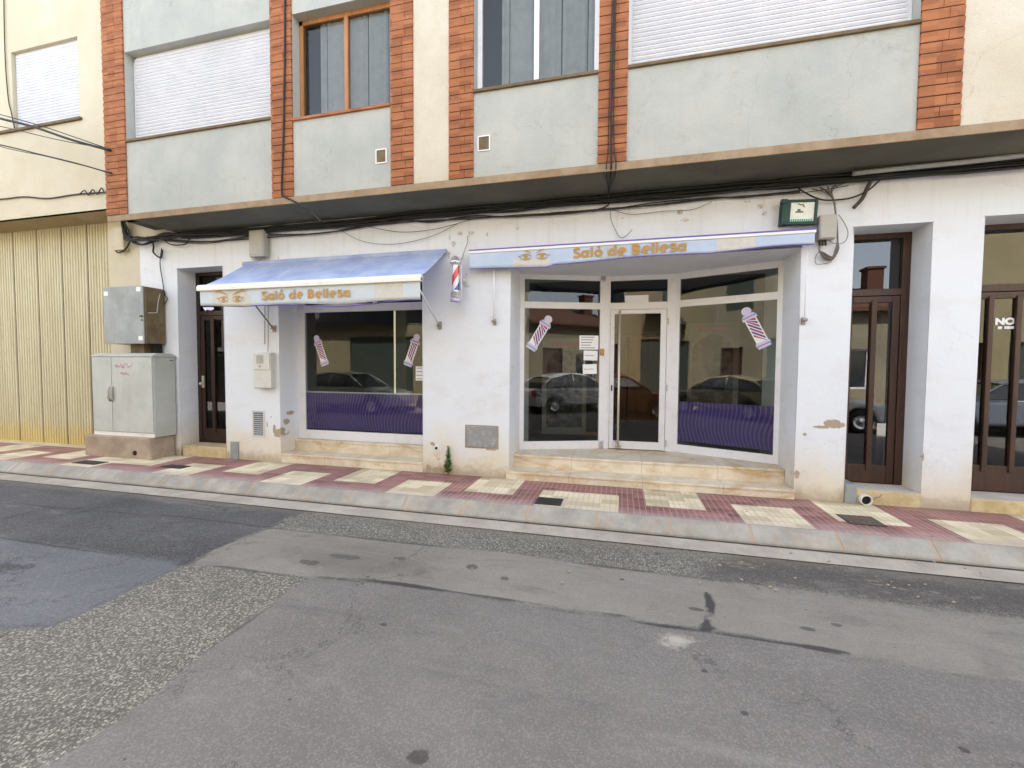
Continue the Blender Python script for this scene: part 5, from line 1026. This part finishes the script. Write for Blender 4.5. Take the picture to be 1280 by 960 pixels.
def car(x, y, L, mt, label, hh=1.45, flip=False):
    g = empty('parked_car', (x, y, -.14), label, 'car', 'cars parked across the street'); W = .86; s = -1 if flip else 1
    T = Matrix.Translation((x, y, -.14)) @ Matrix.Diagonal((s, 1, 1, 1))
    h = L / 2; wx = h * .62; r = .31
    def arch(cx): return [(cx + (r + .05) * math.cos(a), .3 + (r + .05) * math.sin(a)) for a in [math.pi - math.pi * i / 8 for i in range(9)]]
    prof = [(-h + .05, .25)] + arch(-wx) + arch(wx) + [(h - .05, .25), (h, .48), (h - .03, .62), (h - .10, .74), (h * .82, .82), (h * .5, .92), (-h * .3, .95), (-h * .8, .95), (-h + .06, .90), (-h, .74), (-h - .01, .5)]
    sec = []; mb = MB(); mb.prism(prof[::-1], -W, W, M=T); mb.build('body', mt, g, .09, 4)
    A = [(-h * .90, .93), (h * .50, .91), (h * .34, 1.10), (h * .17, hh - .09), (h * .05, hh - .015), (-h * .2, hh), (-h * .46, hh - .03), (-h * .66, hh - .15), (-h * .82, 1.12)]; mb = MB(); n = len(A)
    wd_ = lambda b: W - .03 - .24 * max(0, (b - .92) / (hh - .92)) ** 1.3
    vs = [T @ Vector((a, sg * wd_(b), b)) for sg in (-1, 1) for a, b in A]; mb.add(vs, [tuple(range(n)), tuple(range(2 * n - 1, n - 1, -1))] + [(i, (i + 1) % n, n + (i + 1) % n, n + i)[::-1] for i in range(n)])
    mb.build('windows', X['carglass'], g, .05, 3)
    mb = MB(); top = A[3:8]; k = len(top); rows = []
    for f in (-1, -.96, -.5, 0, .5, .96, 1): rows.append([T @ Vector((a, f * (wd_(b) + .005), b + .03 * (1 - f * f) + (.012 if abs(f) < 1 else -.03))) for a, b in top])
    mb.add([v for r_ in rows for v in r_], [(r_ * k + q, r_ * k + q + 1, (r_ + 1) * k + q + 1, (r_ + 1) * k + q) for r_ in range(6) for q in range(k - 1)], 0, True)
    for sg in (-1, 1):
        for a, b in ((A[1], A[3]), (A[0], A[7]), ((-h * .2, .93), (-h * .17, hh - .04)), (A[3], A[5]), (A[5], A[7]), (A[0], A[1])): mb.tube([T @ Vector((a[0], sg * (wd_(a[1]) + .002), a[1])), T @ Vector(((a[0] + b[0]) / 2, sg * (wd_((a[1] + b[1]) / 2) + .004), (a[1] + b[1]) / 2 + (.02 if b[1] > a[1] + .1 else 0))), T @ Vector((b[0], sg * (wd_(b[1]) + .002), b[1]))], .026, 6)
    mb.build('roof', mt, g)
    for cx in (-wx, wx):
        for sg in (-1, 1):
            Tm = T @ Matrix.Translation((cx, sg * (W - .1), .3)) @ Matrix.Rotation(R(90), 4, 'X'); q = MB(); pr = [(.18, -.1), (r - .02, -.1), (r, -.06), (r, .06), (r - .02, .1), (.18, .1)]
            q.lathe(pr, (0, 0, 0), 24); q.v = [Tm @ v for v in q.v]; wh = q.build('wheel', X['tyre'], g); q = MB(); q.lathe([(.001, -.09 * sg), (.05, -.09 * sg), (.06, -.07 * sg), (.17, -.08 * sg), (.19, -.1 * sg)], (0, 0, 0), 20); q.v = [Tm @ v for v in q.v]; q.build('rim', X['chrome'], wh)
    for sg in (-1, 1):
        q = MB(); q.box(h - .14, h - .015, sg * .6 - .18, sg * .6 + .18, .6, .74, M=T); q.build('headlight', X['clearlamp'], g, .02); q = MB(); q.box(-h - .01, -h + .1, sg * .66 - .14, sg * .66 + .16, .62, .86, M=T); q.build('tail_light', X['redlamp'], g, .02)
    q = MB(); q.box(h - .08, h + .05, -.8, .8, .3, .5, M=T); q.box(-h - .05, -h + .08, -.8, .8, .3, .5, M=T); q.build('bumper', mt, g, .03); q = MB(); q.box(-h * .2, -h * .2 + .14, -.885, -.865, .78, .81, M=T); q.box(-h * .2, -h * .2 + .14, .865, .885, .78, .81, M=T); q.build('door_handle', mt, g)
car(-9.7, -7.55, 4.2, X['car0'], 'silver car parked in front of the garage shutter across the street')
car(-4.6, -7.55, 4.1, X['car1'], 'beige car parked across the street', 1.42, True)
car(.3, -7.6, 4.0, X['car2'], 'dark red car parked across the street')
car(4.9, -7.55, 4.0, X['car3'], 'white car parked across the street')
car(9.6, -7.55, 4.3, X['car4'], 'grey blue car parked across the street', 1.42, True)
